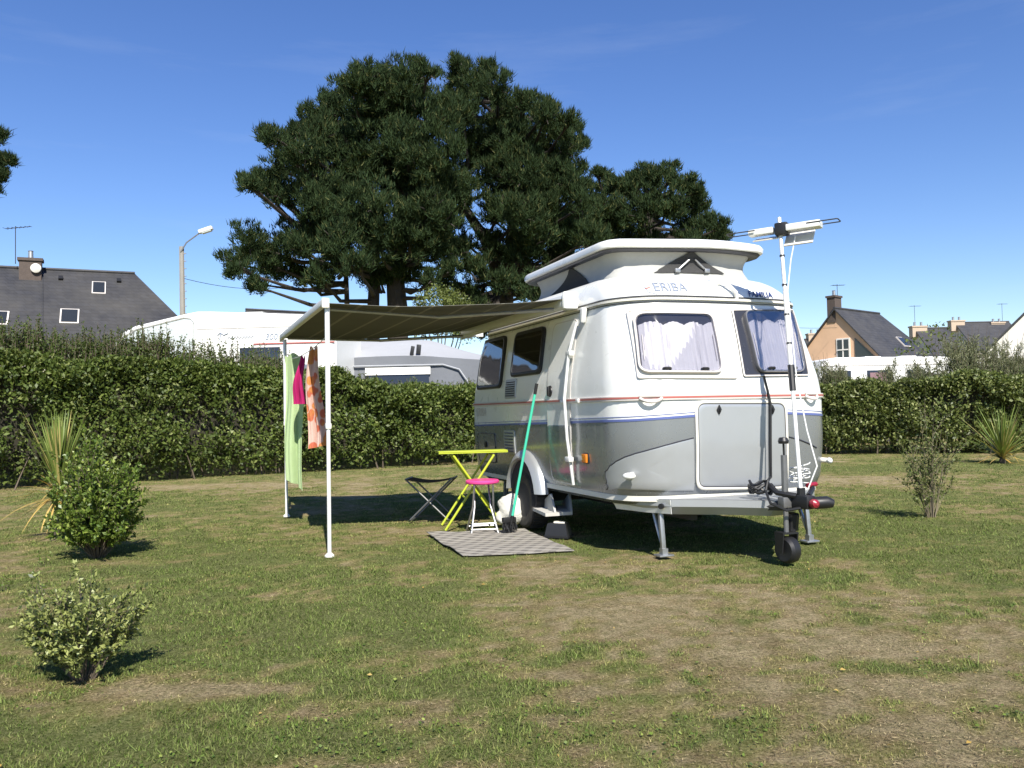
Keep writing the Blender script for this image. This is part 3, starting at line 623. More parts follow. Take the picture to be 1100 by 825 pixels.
def x_front(y, z):
    xf, xr, hw = prof(z); a = abs(y); r = min(CR, hw*.6); x = xf-BOW*(a/hw)**2
    if a > hw-r: x -= r-math.sqrt(max(0, r*r-(a-hw+r)**2))
    return x
def x_rear(y, z):
    xf, xr, hw = prof(z); a = abs(y); r = min(.28, hw*.6); x = xr+.06*(a/hw)**2
    if a > hw-r: x += r-math.sqrt(max(0, r*r-(a-hw+r)**2))
    return x
def y_side(x, z):
    xf, xr, hw = prof(z)
    lo, hi = 0., hw
    if x <= x_front(hw, z) and x >= x_rear(hw, z): return hw
    for _ in range(24):
        m = (lo+hi)/2
        if x < x_front(m, z) and x > x_rear(m, z): lo = m
        else: hi = m
    return lo
def S_front(u, v): return Vector((x_front(u, v), u, v))
def S_side(u, v): return Vector((u, -y_side(u, v), v))
def S_other(u, v): return Vector((u, y_side(u, v), v))
def S_rear(u, v): return Vector((x_rear(u, v), u, v))
def s_nrm(S, u, v):
    e = .01; n = (S(u+e, v)-S(u-e, v)).cross(S(u, v+e)-S(u, v-e)); n.normalize()
    c = Vector((.2, 0, 1.2)); return n if n.dot(S(u, v)-c) > 0 else -n
def hit(px, py):
    o = to_loc(EYE); d = ray(px, py); e = Vector((d.dot(_fx), d.dot(_fy), d.z)).normalized()
    ins = lambda p: .41 < p.z < 2.34 and abs(p.y) < prof(p.z)[2] and p.x < x_front(p.y, p.z) and p.x > x_rear(p.y, p.z)
    t = 5.
    while t < 13 and not ins(o+e*t): t += .03
    a, b = t-.03, t
    for _ in range(22):
        m = (a+b)/2
        if ins(o+e*m): b = m
        else: a = m
    return o+e*b
def fr(px, py): p = hit(px, py); return (p.y, p.z)
def sd(px, py): p = cplane(px, py, 1, -1.03); p = cplane(px, py, 1, -y_side(max(-1.4, min(1.6, p.x)), min(2.05, max(.45, p.z)))); return (p.x, p.z)
def ring_pts(z):
    hw = prof(z)[2]; zf = z if callable(z) else (lambda x, y: z)
    pts = []
    r = min(CR, hw*.6); phi = [math.sin(PI/2*i/9) for i in range(10)]
    ys = [-(hw-r)-r*q for q in phi[::-1]]+list(np.linspace(-(hw-r), hw-r, 16)[1:-1])+[(hw-r)+r*q for q in phi]
    for y in ys: pts.append((x_front(y, z), y))
    x0, x1 = x_front(hw, z), x_rear(hw, z)
    for x in np.linspace(x0, x1, 18)[1:-1]: pts.append((x, hw))
    r2 = min(.28, hw*.6); ys2 = [(hw-r2)+r2*q for q in phi[::-1]]+list(np.linspace(hw-r2, -(hw-r2), 10)[1:-1])+[-(hw-r2)-r2*q for q in phi]
    for y in ys2: pts.append((x_rear(y, z), y))
    for x in np.linspace(x1, x0, 18)[1:-1]: pts.append((x, -hw))
    return pts
def z_stripe(x, y): return 1.0+.0195*(x+1.6)+(.045*(1-min(1, abs(y)/.95))**1.0 if x > 1.6 else 0.)

caravan = thing('caravan', 'vintage white and silver caravan with raised pop top roof and curtained front windows', 'caravan', CAR_O, CAR_YAW)
mb = MB(); rows = []; mats_ = []
low = np.linspace(0, 1, 9); his = [1.12, 1.18, 1.25, 1.33, 1.42, 1.52, 1.62, 1.72, 1.82, 1.92, 2.0, 2.05, 2.10, 2.14, 2.18, 2.215, 2.25, 2.28, 2.305, 2.325, 2.338, 2.345]
for t in low: rows.append(('low', t))
for z in his: rows.append(('hi', z))
base = ring_pts(1.05); grid = []
for kind, t in rows:
    row = []
    z0 = (.40+(1.05-.40)*t) if kind == 'low' else t
    for (bx, by), (x, y) in zip(base, ring_pts(z0)):
        zs = z_stripe(bx, by)
        if kind == 'low': row.append(Vector((x, y, .40+(zs-.40)*t)))
        else: row.append(Vector((x, y, t if t > 1.15 else (zs+(1.18-zs)*.35))))
    grid.append(row)
nb = len(base); mb.v = [p for r_ in grid for p in r_]
for i in range(len(grid)-1):
    for j in range(nb):
        mb.f.append([i*nb+j, i*nb+(j+1) % nb, (i+1)*nb+(j+1) % nb, (i+1)*nb+j]); mb.m.append(1 if i < 8 else 0)
mb.f.append(list(range(nb))); mb.m.append(1); mb.f.append([(len(grid)-1)*nb+j for j in range(nb)]); mb.m.append(0)
body = mb.build('body', [M['white'], M['silver']], caravan, smooth=60)

def ribbon(name, zf, wd, off, m, parent=body, o0=-.002):
    rowsP = []
    bp = ring_pts(1.05); 
    zc = [zf(x, y) for x, y in bp]; cache = {}
    for i, (bx, by) in enumerate(bp):
        z = zc[i]; kz = round(z, 3)
        if kz not in cache: cache[kz] = ring_pts(kz)
        q = cache[kz]; x, y = q[i]; a = Vector((*q[i-1], 0)); b = Vector((*q[(i+1) % len(q)], 0)); t = (b-a).normalized(); n = Vector((t.y, -t.x, 0))
        if n.dot(Vector((x-.2, y, 0))) < 0: n = -n
        p = Vector((x, y, z)); rowsP.append([p+n*o0-Vector((0, 0, wd/2)), p+n*off-Vector((0, 0, wd*.42)), p+n*off+Vector((0, 0, wd*.42)), p+n*o0+Vector((0, 0, wd/2))])
    rowsP.append(rowsP[0]); b = MB(); b.grid(rowsP, closed_u=True); return b.build(name, m, parent, smooth=50)
ribbon('blue_stripe', lambda x, y: z_stripe(x, y)+.006, .022, .004, M['blue_stripe'])
ribbon('blue_line', lambda x, y: z_stripe(x, y)+.034, .006, .0035, M['blue_stripe'])
rail_ = ribbon('belt_rail', lambda x, y: 1.25, .042, .016, M['rail'], caravan)
ribbon('red_insert', lambda x, y: 1.252, .017, .0185, M['red_line'], rail_)
ribbon('gutter', lambda x, y: 2.06, .022, .024, M['cream'], caravan)
ribbon('gutter_line', lambda x, y: 2.085, .010, .014, M['dark_line'], caravan)
ribbon('gutter_lip', lambda x, y: 2.035, .007, .012, M['dark_line'], caravan)
ribbon('skirt_trim', lambda x, y: .455, .05, .012, M['cream'], caravan)

def outline(c, r, n=6):
    c = [Vector((*q, 0)) for q in c]; o = []; k = len(c)
    for i in range(k):
        p = c[i]; a = c[i-1]; b = c[(i+1) % k]; pa = p+(a-p).normalized()*min(r, (a-p).length*.45); pb = p+(b-p).normalized()*min(r, (b-p).length*.45)
        for j in range(n+1):
            t = j/n; o.append(pa*(1-t)**2+p*(2*t*(1-t)*.85+2*t*(1-t)*.15)+pb*t*t)
        q = pb; a2 = c[(i+1) % k]; b2 = c[(i+2) % k]; qn = a2+(p-a2).normalized()*min(r, (p-a2).length*.45)
        for j in range(1, 6): o.append(q+(qn-q)*j/6)
    return o
def inset(c, d):
    c = [Vector((*q, 0)) for q in c]; o = []
    for i in range(len(c)):
        p = c[i]; o.append(tuple((p+(c[i-1]-p).normalized()*d+(c[(i+1) % len(c)]-p).normalized()*d)[:2]))
    return o
def panel(name, c, r, S, off, thick, m, parent=caravan, inner=None, wave=None, smooth=40):
    """conforming raised panel with rounded corners"""
    ol = outline(c, r); g = sum(ol, Vector((0, 0, 0)))/len(ol); b = MB(); P = []
    def pt(q, o): return S(q.x, q.y)+s_nrm(S, q.x, q.y)*o
    P.append([pt(q, off) for q in ol])
    bev = min(.004, thick*.4)
    P.append([pt(q, off+thick-bev) for q in ol])
    for f in ((.985, .9, .75, .6, .45, .3, .15, .02)):
        P.append([pt(g+(q-g)*f, off+thick+(wave(g+(q-g)*f) if wave else 0)) for q in ol])
    b.grid(P, closed_u=True); n = len(ol); b.f.append(list(range(len(b.v)-n, len(b.v)))); b.m.append(0); b.f.append(list(range(n))[::-1]); b.m.append(0)
    return b.build(name, m, parent, smooth=smooth)
def frame(name, c, r, wd, S, off, h, m, parent=caravan):
    oo = outline(c, r); ii = outline(inset(c, wd), max(.005, r-wd*.6))
    pt = lambda q, o: S(q.x, q.y)+s_nrm(S, q.x, q.y)*o
    P = [[pt(q, off) for q in oo], [pt(q, off+h*.8) for q in oo], [pt(q+(k-q)*.2, off+h) for q, k in zip(oo, ii)], [pt(q+(k-q)*.8, off+h) for q, k in zip(oo, ii)], [pt(q, off+h*.8) for q in ii], [pt(q, off) for q in ii]]
    b = MB(); b.grid(P+[P[0]], closed_u=True); return b.build(name, m, parent, smooth=50)
def strip_on(name, uv, S, wd, h, m, parent=caravan, off=0.):
    q = []
    for i in range(len(uv)-1):
        for j in range(5): q.append((uv[i][0]+(uv[i+1][0]-uv[i][0])*j/5, uv[i][1]+(uv[i+1][1]-uv[i][1])*j/5))
    q.append(uv[-1]); b = MB(); b.tube([S(u, v)+s_nrm(S, u, v)*(off+h*.3) for u, v in q], wd/2, 6); return b.build(name, m, parent)
def handle_on(name, u, v, S, L, m, parent, drop=.035, hor=True, r=.009):
    b = MB(); n = s_nrm(S, u, v); pts = []
    for t, o in ((-.5, 0), (-.45, drop*.8), (-.3, drop), (.3, drop), (.45, drop*.8), (.5, 0)):
        uu, vv = (u+t*L, v) if hor else (u, v+t*L); pts.append(S(uu, vv)+n*o)
    b.tube(pts, r, 8); return b.build(name, m, parent)

# front windows
wave = lambda q: .010*math.sin(q.x*95)+.006*math.sin(q.x*41+q.y*6)
def front_window(name, surround, pane, m_sur, label, m_fr=None, w_fr=.016):
    cs = [fr(*p) for p in surround]; cp = [fr(*p) for p in pane]
    b = panel(name, cs, .02, S_front, .001, .012, m_sur); b['label'] = label
    frame('trim', cs, .02, .012, S_front, .011, .007, M['rail'], b)
    panel('backing', inset(cp, .012), .07, S_front, .012, .006, M['interior'], b)
    top = [cp[0], cp[1], cp[2], cp[3]]
    f = .17
    ct = [(cp[0][0]+(cp[3][0]-cp[0][0])*f, cp[0][1]+(cp[3][1]-cp[0][1])*f), (cp[1][0]+(cp[2][0]-cp[1][0])*f, cp[1][1]+(cp[2][1]-cp[1][1])*f), cp[2], cp[3]]
    # curtain: pleated sheet with a scalloped top
    uv = inset(ct, .022); K = 60; P = []
    for j in range(13):
        row = []
        for i in range(K+1):
            s_ = i/K; t = j/12
            u = (uv[0][0]*(1-s_)+uv[1][0]*s_)*(1-t)+(uv[3][0]*(1-s_)+uv[2][0]*s_)*t; vv = (uv[0][1]*(1-s_)+uv[1][1]*s_)*(1-t)+(uv[3][1]*(1-s_)+uv[2][1]*s_)*t
            vv += (1-t)**3*.03*abs(math.sin(s_*PI*3.5)); h = .026+.006*math.sin(s_*2*PI*17+math.sin(t*4)*.5)+.003*math.sin(s_*2*PI*41)
            row.append(S_front(u, vv)+s_nrm(S_front, u, vv)*h)
        P.append(row)
    c = MB(); c.grid(P); c.build('curtain', M['curtain'], b, smooth=80)
    frame('frame', cp, .075, w_fr, S_front, .012, .034, m_fr or M['rail'], b)
    panel('pane', inset(cp, .010), .07, S_front, .040, .004, M['glass'], b)
    for k in (0, 1):      # stays at the sides and catches at the foot
        a, d = (inset(cp, .04)[0], inset(cp, .04)[3]) if k == 0 else (inset(cp, .04)[1], inset(cp, .04)[2])
        strip_on('stay', [(a[0]+(d[0]-a[0])*t, a[1]+(d[1]-a[1])*t) for t in (.35, .6, .85)], S_front, .008, .0, M['rail'], b, .034)
        t = .25 if k == 0 else .78; q = inset(cp, .03); u = q[3][0]+(q[2][0]-q[3][0])*t; vv = q[3][1]+(q[2][1]-q[3][1])*t
        handle_on('catch', u, vv, S_front, .06, M['black'], b, .05, True, .011)
    return b
front_window('front_window', ((673, 334), (781, 334), (791, 407), (685, 407)), ((680, 338), (763, 338), (775, 402), (687, 402)), M['cream'], 'wide front window with pale lilac curtains in a cream surround')
M['dark_panel'] = mat('dark_window_surround', (.035, .035, .04), .25, 0, .1, 5, coat=.4)
front_window('front_window', ((785, 333), (850, 333), (868, 404), (798, 405)), ((796, 335), (847, 335), (862, 401), (812, 401)), M['dark_panel'], 'right front window with curtains in a dark surround', mat('grey_frame', (.16, .16, .17), .35), .010)
for k in (778, 783): strip_on('window_strip', [fr(k+8*t, 333+74*t) for t in np.linspace(0, 1, 6)], S_front, .014, .006, M['cream'])
# front locker door
lk = [fr(748, 433), fr(842, 433), fr(842, 522), fr(749, 523)]
lkd = panel('locker_door', lk, .07, S_front, .001, .012, M['silver_light'])
frame('locker_trim', [(lk[0][0]-.02, lk[0][1]+.02), (lk[1][0]+.02, lk[1][1]+.02), (lk[2][0]+.02, lk[2][1]-.02), (lk[3][0]-.02, lk[3][1]-.02)], .085, .022, S_front, .001, .018, M['cream'], lkd)
frame('door_seal', lk, .07, .008, S_front, .012, .003, M['dark_line'], lkd)
for px in (771, 828):
    u, v_ = fr(px, 440); c = S_front(u, v_)+s_nrm(S_front, u, v_)*.016; b = MB()
    b.prism([c+Vector((0, -.02, 0)), c+Vector((0, 0, .038)), c+Vector((0, .02, 0)), c+Vector((0, 0, -.038))], (.012, 0, 0)); b.box(c+Vector((.016, 0, -.004)), (.012, .012, .03), bev=.003); b.build('lock', M['black'], lkd)
# swoosh lines, marker lamps, grab handles
SW = [(641.5, 524), (643, 518), (645.5, 512), (649.5, 506), (655, 500.5), (662, 495.5), (671, 491), (683, 487), (698, 483), (714, 478.5), (729, 474.5), (745, 470.5)]
panel('lower_panel', [fr(*p) for p in SW+[(745, 527), (720, 527), (690, 526), (660, 525)]], .004, S_front, .0008, .002, M['silver_light'], body)
strip_on('swoosh_line', [fr(*p) for p in SW], S_front, .012, 0, M['dark_line'], body)
strip_on('swoosh_line', [fr(*p) for p in ((846, 469), (858, 472), (868, 476), (877, 481))], S_front, .012, 0, M['dark_line'], body)
for px, py in ((679, 510), (879, 498)):
    p = hit(min(px, 872), py); q = Vector((p.x, p.y, p.z)); n = s_nrm(S_front, q.y, q.z); b = MB()
    if px > 800: q = S_front(.92, .69); n = s_nrm(S_front, .92, .69)
    b.tube([q-n*.005, q+n*.05], .022, 12); o = b.build('marker_lamp', M['cream'], caravan); b = MB()
    bm = bmesh.new(); bmesh.ops.create_uvsphere(bm, u_segments=16, v_segments=10, radius=1); t = Vector((-n.y, n.x, 0)).normalized()
    for v in bm.verts: v.co = q+n*.062+t*(v.co.x*.055)+n*(v.co.y*.028)+Vector((0, 0, 1))*(v.co.z*.027)
    bm.verts.index_update(); b.add([v.co.copy() for v in bm.verts], [[v.index for v in f.verts] for f in bm.faces]); bm.free(); b.build('lens', M['lamp_white'], o)
for px in (700, 872):
    u, v_ = fr(min(px, 870), 430); b = MB(); 
    pts = [S_front(u+t*.14, 1.245-.03*(1-(2*t)**2)*1.0)+s_nrm(S_front, u+t*.14, 1.24)*(.018+.03*(1-(2*t)**2)) for t in np.linspace(-.5, .5, 9)]
    b.tube(pts, .013, 8); b.tube([S_front(u+t*.15, 1.262)+s_nrm(S_front, u, 1.26)*.02 for t in (-.5, 0, .5)], .012, 8); b.build('grab_handle', M['rail'], caravan)
# roof catch handle
b = MB(); b.tube([S_front(u, v_)+s_nrm(S_front, u, v_)*o for (u, v_), o in zip([fr(766, 305), fr(774, 307), fr(782, 312), fr(788, 317), fr(791, 321)], (.0, .035, .04, .035, .0))], .018, 8); b.build('roof_handle', M['white'], caravan)

def lettering(name, body_, size, S, uv, m, parent, shear=.25, flip=1, off=.006, ext=.001, dirv=None, bold=.0):
    cu = bpy.data.curves.new(name, 'FONT'); cu.body = body_; cu.size = size; cu.shear = shear; cu.extrude = ext; cu.align_x = 'CENTER'; cu.align_y = 'CENTER'; cu.offset = bold; cu.resolution_u = 3
    o = bpy.data.objects.new(name, cu); COL.objects.link(o); bpy.context.view_layer.update()
    me = bpy.data.meshes.new_from_object(o.evaluated_get(bpy.context.evaluated_depsgraph_get())); bpy.data.objects.remove(o); bpy.data.curves.remove(cu); me.name = name
    bm = bmesh.new(); bm.from_mesh(me); bmesh.ops.triangulate(bm, faces=bm.faces[:])
    for _ in range(2): bmesh.ops.subdivide_edges(bm, edges=[e for e in bm.edges if e.calc_length() > size*.22], cuts=1)
    bm.to_mesh(me); bm.free()
    for v in me.vertices:
        x, y, z = v.co; u = uv[0]+flip*x; vv = uv[1]+y; v.co = S(u, vv)+s_nrm(S, u, vv)*(off+ext+z)
    return link(name, me, m, parent)
M['letter_silver'] = mat('silver_lettering', (.36, .40, .48), .3, .3, .1)
M['letter_dark'] = mat('dark_lettering', (.04, .06, .16), .4, 0, .1)
lettering('lettering', 'ERIBA', .115, S_front, fr(719, 309), M['letter_silver'], body, .3)
strip_on('emblem_arc', [fr(*p) for p in ((708, 303), (699, 305), (692, 309), (697, 314), (706, 316))], S_front, .008, 0, M['letter_silver'], body)
strip_on('emblem_arc', [fr(*p) for p in ((698, 309), (693, 310))], S_front, .016, 0, M['red_line'], body)
lettering('lettering', 'FAMILIA', .075, S_front, fr(816, 317), M['letter_dark'], body, .3, bold=.001)

# door side
dr = [sd(*p) for p in ((585, 347), (611, 343), (617, 524), (596, 519))]
dr = [(.60, 1.985), (1.13, 1.985), (1.13, .50), (.66, .50)]
door = panel('door', dr, .09, S_side, .001, .006, M['white'])
low_d = [(.625, 1.03), (1.115, 1.035), (1.115, .515), (.675, .515)]
panel('door_skin', low_d, .06, S_side, .006, .003, M['silver'], door)
frame('door_seal', dr, .09, .012, S_side, .002, .006, M['rail'], door)
hb = MB(); u, v_ = .70, 1.345; n = s_nrm(S_side, u, v_); hb.tube([S_side(u, v_)+n*.004, S_side(u, v_)+n*.018], [.055, .05], 16); hb.box(S_side(u, v_)+n*.025, (.03, .02, .09), bev=.006); hb.build('door_handle', M['black'], door)
def side_window(c, blind, label=None):
    b = frame('side_window', c, .08, .045, S_side, .001, .028, M['black'])
    panel('backing', inset(c, .03), .06, S_side, .002, .005, M['interior'], b)
    if blind:
        q = inset(c, .06); q2 = [q[0], q[1], (q[1][0], q[1][1]-.30), (q[0][0], q[0][1]-.30)]; panel('blind', q2, .01, S_side, .008, .006, M['blind'], b)
        for s in (0, 1): q3 = [(q[0][0]+s*(q[1][0]-q[0][0]-.12), q[0][1]-.3), (q[0][0]+.12+s*(q[1][0]-q[0][0]-.12), q[0][1]-.3), (q[0][0]+.08+s*(q[1][0]-q[0][0]-.10), q[3][1]+.02), (q[0][0]+s*(q[1][0]-q[0][0]-.06), q[3][1]+.02)]; panel('curtain', q3, .02, S_side, .007, .007, M['curtain'], b)
    else:
        q = inset(c, .055); panel('blind', [(q[0][0], q[0][1]-.06), (q[0][0]+.12, q[0][1]-.06), (q[0][0]+.02, q[3][1]), (q[3][0], q[3][1])], .02, S_side, .007, .006, M['curtain'], b)
    panel('pane', inset(c, .02), .06, S_side, .024, .004, M['dark_glass'], b)
    return b
side_window([(-1.36, 1.99), (-.60, 1.99), (-.58, 1.42), (-1.36, 1.42)], True)
side_window([(-.33, 1.985), (.44, 1.985), (.46, 1.52), (-.33, 1.52)], False)
def vent(c):
    b = panel('vent', c, .02, S_side, .001, .010, M['silver_light'], smooth=30); s = MB()
    k = 7
    for i in range(k):
        v_ = c[3][1]+.03+(c[0][1]-c[3][1]-.06)*i/(k-1); s.tube([S_side(c[0][0]+.03, v_)+Vector((0, -.012, 0)), S_side(c[1][0]-.03, v_)+Vector((0, -.012, 0))], .006, 4)
    s.build('louvres', M['dark_line'], b)
vent([(-.46, 1.50), (-.16, 1.50), (-.16, 1.30), (-.46, 1.30)]); vent([(-.50, .97), (-.20, .97), (-.20, .72), (-.50, .72)])
hp = panel('service_hatch', [(-1.35, .93), (-.78, .93), (-.78, .60), (-1.35, .60)], .05, S_side, .001, .007, M['silver']); frame('hatch_seal', [(-1.35, .93), (-.78, .93), (-.78, .60), (-1.35, .60)], .05, .012, S_side, .003, .007, M['dark_line'], hp)
b = MB(); b.tube([S_side(-1.07, .80)+Vector((0, .0, 0)), S_side(-1.07, .80)+Vector((0, -.02, 0))], .035, 14); b.build('lock', M['black'], hp)
lettering('lettering', 'ERIBA', .13, S_side, (-1.22, 1.16), M['rail'], body, .3)
b = MB(); b.box(S_side(1.40, .755)+Vector((0, -.012, 0)), (.085, .03, .075), bev=.008); o = b.build('side_marker', M['amber'], caravan)
b = MB(); b.box(S_side(1.40, .755)+Vector((0, -.003, 0)), (.10, .012, .09), bev=.004); b.build('lamp_base', M['black'], o)
for x in (1.0, 1.32): b = MB(); b.box(S_side(x, 1.25)+Vector((0, -.02, -.004)), (.05, .03, .035), bev=.008); b.build('rail_clip', M['alu'], caravan)
# support post clipped up the side by the door
b = MB(); gp_ = [(1.30, 2.02, .02), (1.21, 1.93, .055), (1.13, 1.66, .055), (1.12, 1.27, .055), (1.16, .92, .055), (1.15, .52, .03)]
pts = [S_side(x, z)+s_nrm(S_side, x, z)*o for x, z, o in gp_]; b.tube(pts[1:], .014, 8); post = b.build('awning_leg_post', M['alu'], caravan)
for i, z in ((2, 1.66), (4, .74)):
    x = 1.13 if i == 2 else 1.155; p = S_side(x, z)+s_nrm(S_side, x, z)*.045; c = MB(); c.box(p, (.09, .05, .045), bev=.01); c.build('bracket', M['alu'], post)
c = MB(); c.box(pts[0]+Vector((-.02, -.02, -.03)), (.05, .05, .13), (0, .3, 0), bev=.015); c.build('bracket', M['alu'], post)

# wheel arch, wheels
for s in (-1, 1):
    b = MB(); P = []
    for t in np.linspace(-.18, 1.06, 22):
        a = PI*t; ca, sa = math.cos(a), math.sin(a); row = []
        for (rr, yy) in ((.35, .98), (.35, 1.10), (.37, 1.115), (.43, 1.085), (.45, 1.06), (.45, 1.0)):
            row.append(Vector((.05+rr*ca, s*yy, max(.37, .33+rr*sa))))
        P.append(row)
    b.grid(P, closed_u=True); b.f += [list(range(6)), [len(b.v)-6+k for k in range(6)]]; b.m += [0, 0]; b.build('wheel_arch', M['silver_light'], caravan, smooth=50)
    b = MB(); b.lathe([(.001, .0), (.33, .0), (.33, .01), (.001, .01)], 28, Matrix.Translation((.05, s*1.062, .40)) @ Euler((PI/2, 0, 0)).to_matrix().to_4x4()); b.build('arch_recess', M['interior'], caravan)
    Mw = Matrix.Translation((.05, s*.985, .285)) @ Euler((s*-PI/2*-1, 0, 0)).to_matrix().to_4x4()
    b = MB(); b.lathe([(.17, .10), (.20, .115), (.255, .112), (.278, .09), (.285, .05), (.285, -.05), (.278, -.09), (.255, -.105), (.19, -.10), (.17, -.09)], 40, Mw, closed=True)
    for k in range(44):
        a = 2*PI*k/44; b.box(Mw @ Vector((.286*math.cos(a), .286*math.sin(a), 0)), (.012, .15, .010), (0, -a+PI/2 if s > 0 else -a+PI/2, 0))
    wh = b.build('wheel', M['rubber'], caravan)
    b = MB(); b.lathe([(.175, .095), (.185, .11), (.172, .105), (.160, .06), (.12, .045), (.065, .06), (.05, .085), (.001, .09), (.001, -.02), (.17, -.03)], 36, Mw)
    b.build('rim', M['steel'], wh)
    for k in range(10):
        a = 2*PI*k/10; b = MB(); b.tube([Mw @ Vector((.125*math.cos(a), .125*math.sin(a), .03)), Mw @ Vector((.125*math.cos(a), .125*math.sin(a), .056))], .022, 10); b.build('rim_slot', M['black'], wh)
# pop-top roof
LIDP = [(-.62, -.80), (1.50, -.86), (1.74, .12), (1.66, .66), (1.50, .78), (-.62, .78)]
def lid_outline(ins, n=72):
    c = [Vector((*q, 0)) for q in LIDP]; rad = [.25, .16, .5, .2, .2, .25]; o = []; k = len(c)
    for i in range(k):
        p = c[i]; a = c[i-1]; b = c[(i+1) % k]; r = min(rad[i], (a-p).length*.48, (b-p).length*.48); pa = p+(a-p).normalized()*r; pb = p+(b-p).normalized()*r
        for j in range(9): t = j/8; o.append(pa*(1-t)**2+p*2*t*(1-t)+pb*t*t)
    g = []; L = [0]
    for i in range(len(o)): L.append(L[-1]+(o[(i+1) % len(o)]-o[i]).length)
    for q in range(n):
        d = L[-1]*q/n; i = max(k_ for k_ in range(len(o)) if L[k_] <= d+1e-9); f = (d-L[i])/max(1e-9, L[i+1]-L[i]); g.append(o[i].lerp(o[(i+1) % len(o)], f))
    m = Vector((.55, -.02, 0)); sx_ = 1.16; sy_ = .82
    return [Vector((m.x+(p.x-m.x)*(1-ins/sx_), m.y+(p.y-m.y)*(1-ins/sy_), 0)) for p in g]
P = []
for ins, z in ((.30, 2.555), (.07, 2.545), (.035, 2.548), (0, 2.562), (-.004, 2.60), (.010, 2.622), (.05, 2.638), (.14, 2.655), (.28, 2.672), (.5, 2.685), (.7, 2.69)):
    P.append([q+Vector((0, 0, z)) for q in lid_outline(ins)])
b = MB(); b.grid(P, closed_u=True); n_ = 72; b.f += [list(range(n_))[::-1], [len(b.v)-n_+k for k in range(n_)]]; b.m += [0, 0]
lid = b.build('roof_lid', M['white'], caravan, smooth=50)
ol = lid_outline(.045); b = MB(); b.grid([[q+Vector((0, 0, 2.546)) for q in lid_outline(.02)], [q+Vector((0, 0, 2.532)) for q in lid_outline(.035)], [q+Vector((0, 0, 2.532)) for q in lid_outline(.10)], [q+Vector((0, 0, 2.547)) for q in lid_outline(.10)]], closed_u=True); b.build('lid_seal', M['dark_line'], lid)
P = []
for t in np.linspace(0, 1, 12):
    ins = .10+.045*math.sin(PI*min(1, t*1.05))**1.2+.0*t; z = 2.55-.245*t; row = []
    for k, q in enumerate(lid_outline(ins)): row.append(q+Vector((0, 0, z))+Vector((math.sin(k*1.7+t*3), math.cos(k*2.3+t*4), 0))*.004)
    P.append(row)
b = MB(); b.grid(P, closed_u=True); canv = b.build('roof_canvas', M['canvas'], caravan, smooth=70)
def canvas_pt(x, y, z):
    """point on the canvas wall in the direction of (x, y), at z"""
    t = (2.55-z)/.245; ins = .10+.045*math.sin(PI*min(1, max(0, t)*1.05))**1.2+.0*t; best = None
    L_ = lid_outline(ins, 360)
    return min(L_, key=lambda q: abs((q.x-.55)*(y+.03)-(q.y+.03)*(x-.55))+(5 if (q.x-.55)*(x-.55)+(q.y+.03)*(y+.03) < 0 else 0))+Vector((0, 0, z))
def canvas_tri(apex, bl, br, m, name, parent):
    b = MB(); K = 10; P = []
    for i in range(K+1):
        t = i/K; z = apex[2]+(bl[2]-apex[2])*t; row = []
        for j in range(K+1):
            s_ = j/K; x = apex[0]+((bl[0]*(1-s_)+br[0]*s_)-apex[0])*t; y = apex[1]+((bl[1]*(1-s_)+br[1]*s_)-apex[1])*t
            p = canvas_pt(x, y, z); out_ = Vector((p.x-.55, p.y+.03, 0)); out_ = Vector((1, 0, 0)) if abs(p.x-.55) > 1.0 and abs(p.y) < .7 else Vector((0, -1 if p.y < 0 else 1, 0)); row.append(p+out_*.012)
        P.append(row)
    b.sheet(P, .003); return b.build(name, m, parent)
w1 = canvas_tri((1.6, -.06, 2.54), (1.6, -.42, 2.35), (1.6, .28, 2.35), M['mesh'], 'mesh_window', canv)
w2 = canvas_tri((.55, -.8, 2.54), (-.05, -.8, 2.33), (1.0, -.8, 2.33), M['mesh'], 'mesh_window', canv)
b = MB(); x0 = 1.60
for y0, y1 in ((-.20, -.08), (.08, -.03)): 
    a = canvas_pt(1.6, y0, 2.37)+Vector((.03, 0, 0)); c = canvas_pt(1.6, y1, 2.47)+Vector((.03, 0, 0)); b.tube([a, c], .008, 6)
    b.box(a+Vector((.004, 0, 0)), (.02, .05, .035), bev=.004)
b.build('scissor_brace', M['steel'], canv)

# chassis, skirt, drawbar, jockey wheel, steadies
b = MB(); b.prism([(1.70, -.90, .395), (2.12, -.72, .395), (2.40, -.34, .395), (2.70, -.10, .41), (2.70, .10, .41), (2.40, .34, .395), (2.12, .72, .395), (1.70, .90, .395)], (0, 0, .06)); 
P = []
for f, z in ((1, .455), (1, .40), (.93, .335), (.9, .335)):
    P.append([Vector((1.70+(x-1.70)*(f if x > 1.8 else 1), y*f, z)) for x, y in ((1.60, -.92), (1.95, -.84), (2.17, -.70), (2.42, -.36), (2.66, -.11), (2.66, .11), (2.42, .36), (2.17, .70), (1.95, .84), (1.60, .92))])
b = MB(); b.grid(P); b.f.append(list(range(10))); b.m.append(0); b.add([Vector((x, y, .457)) for x, y in ((1.60, -.92), (1.95, -.84), (2.17, -.70), (2.42, -.36), (2.66, -.11), (2.66, .11), (2.42, .36), (2.17, .70), (1.95, .84), (1.60, .92))], [list(range(10))])
fair = b.build('drawbar_fairing', M['silver_light'], caravan, smooth=20)
b = MB(); b.prism([(1.60, -.927, .452), (1.95, -.848, .452), (2.17, -.708, .452), (2.155, -.69, .34), (1.94, -.80, .34), (1.62, -.88, .34)], (0, -.004, 0)); b.build('white_apron', M['white'], fair)
b = MB(); p = Vector((2.10, -.745, .40)); b.tube([p, p+Vector((.012, -.02, 0))], .022, 12); b.build('jack_hole', M['black'], fair)
b = MB()
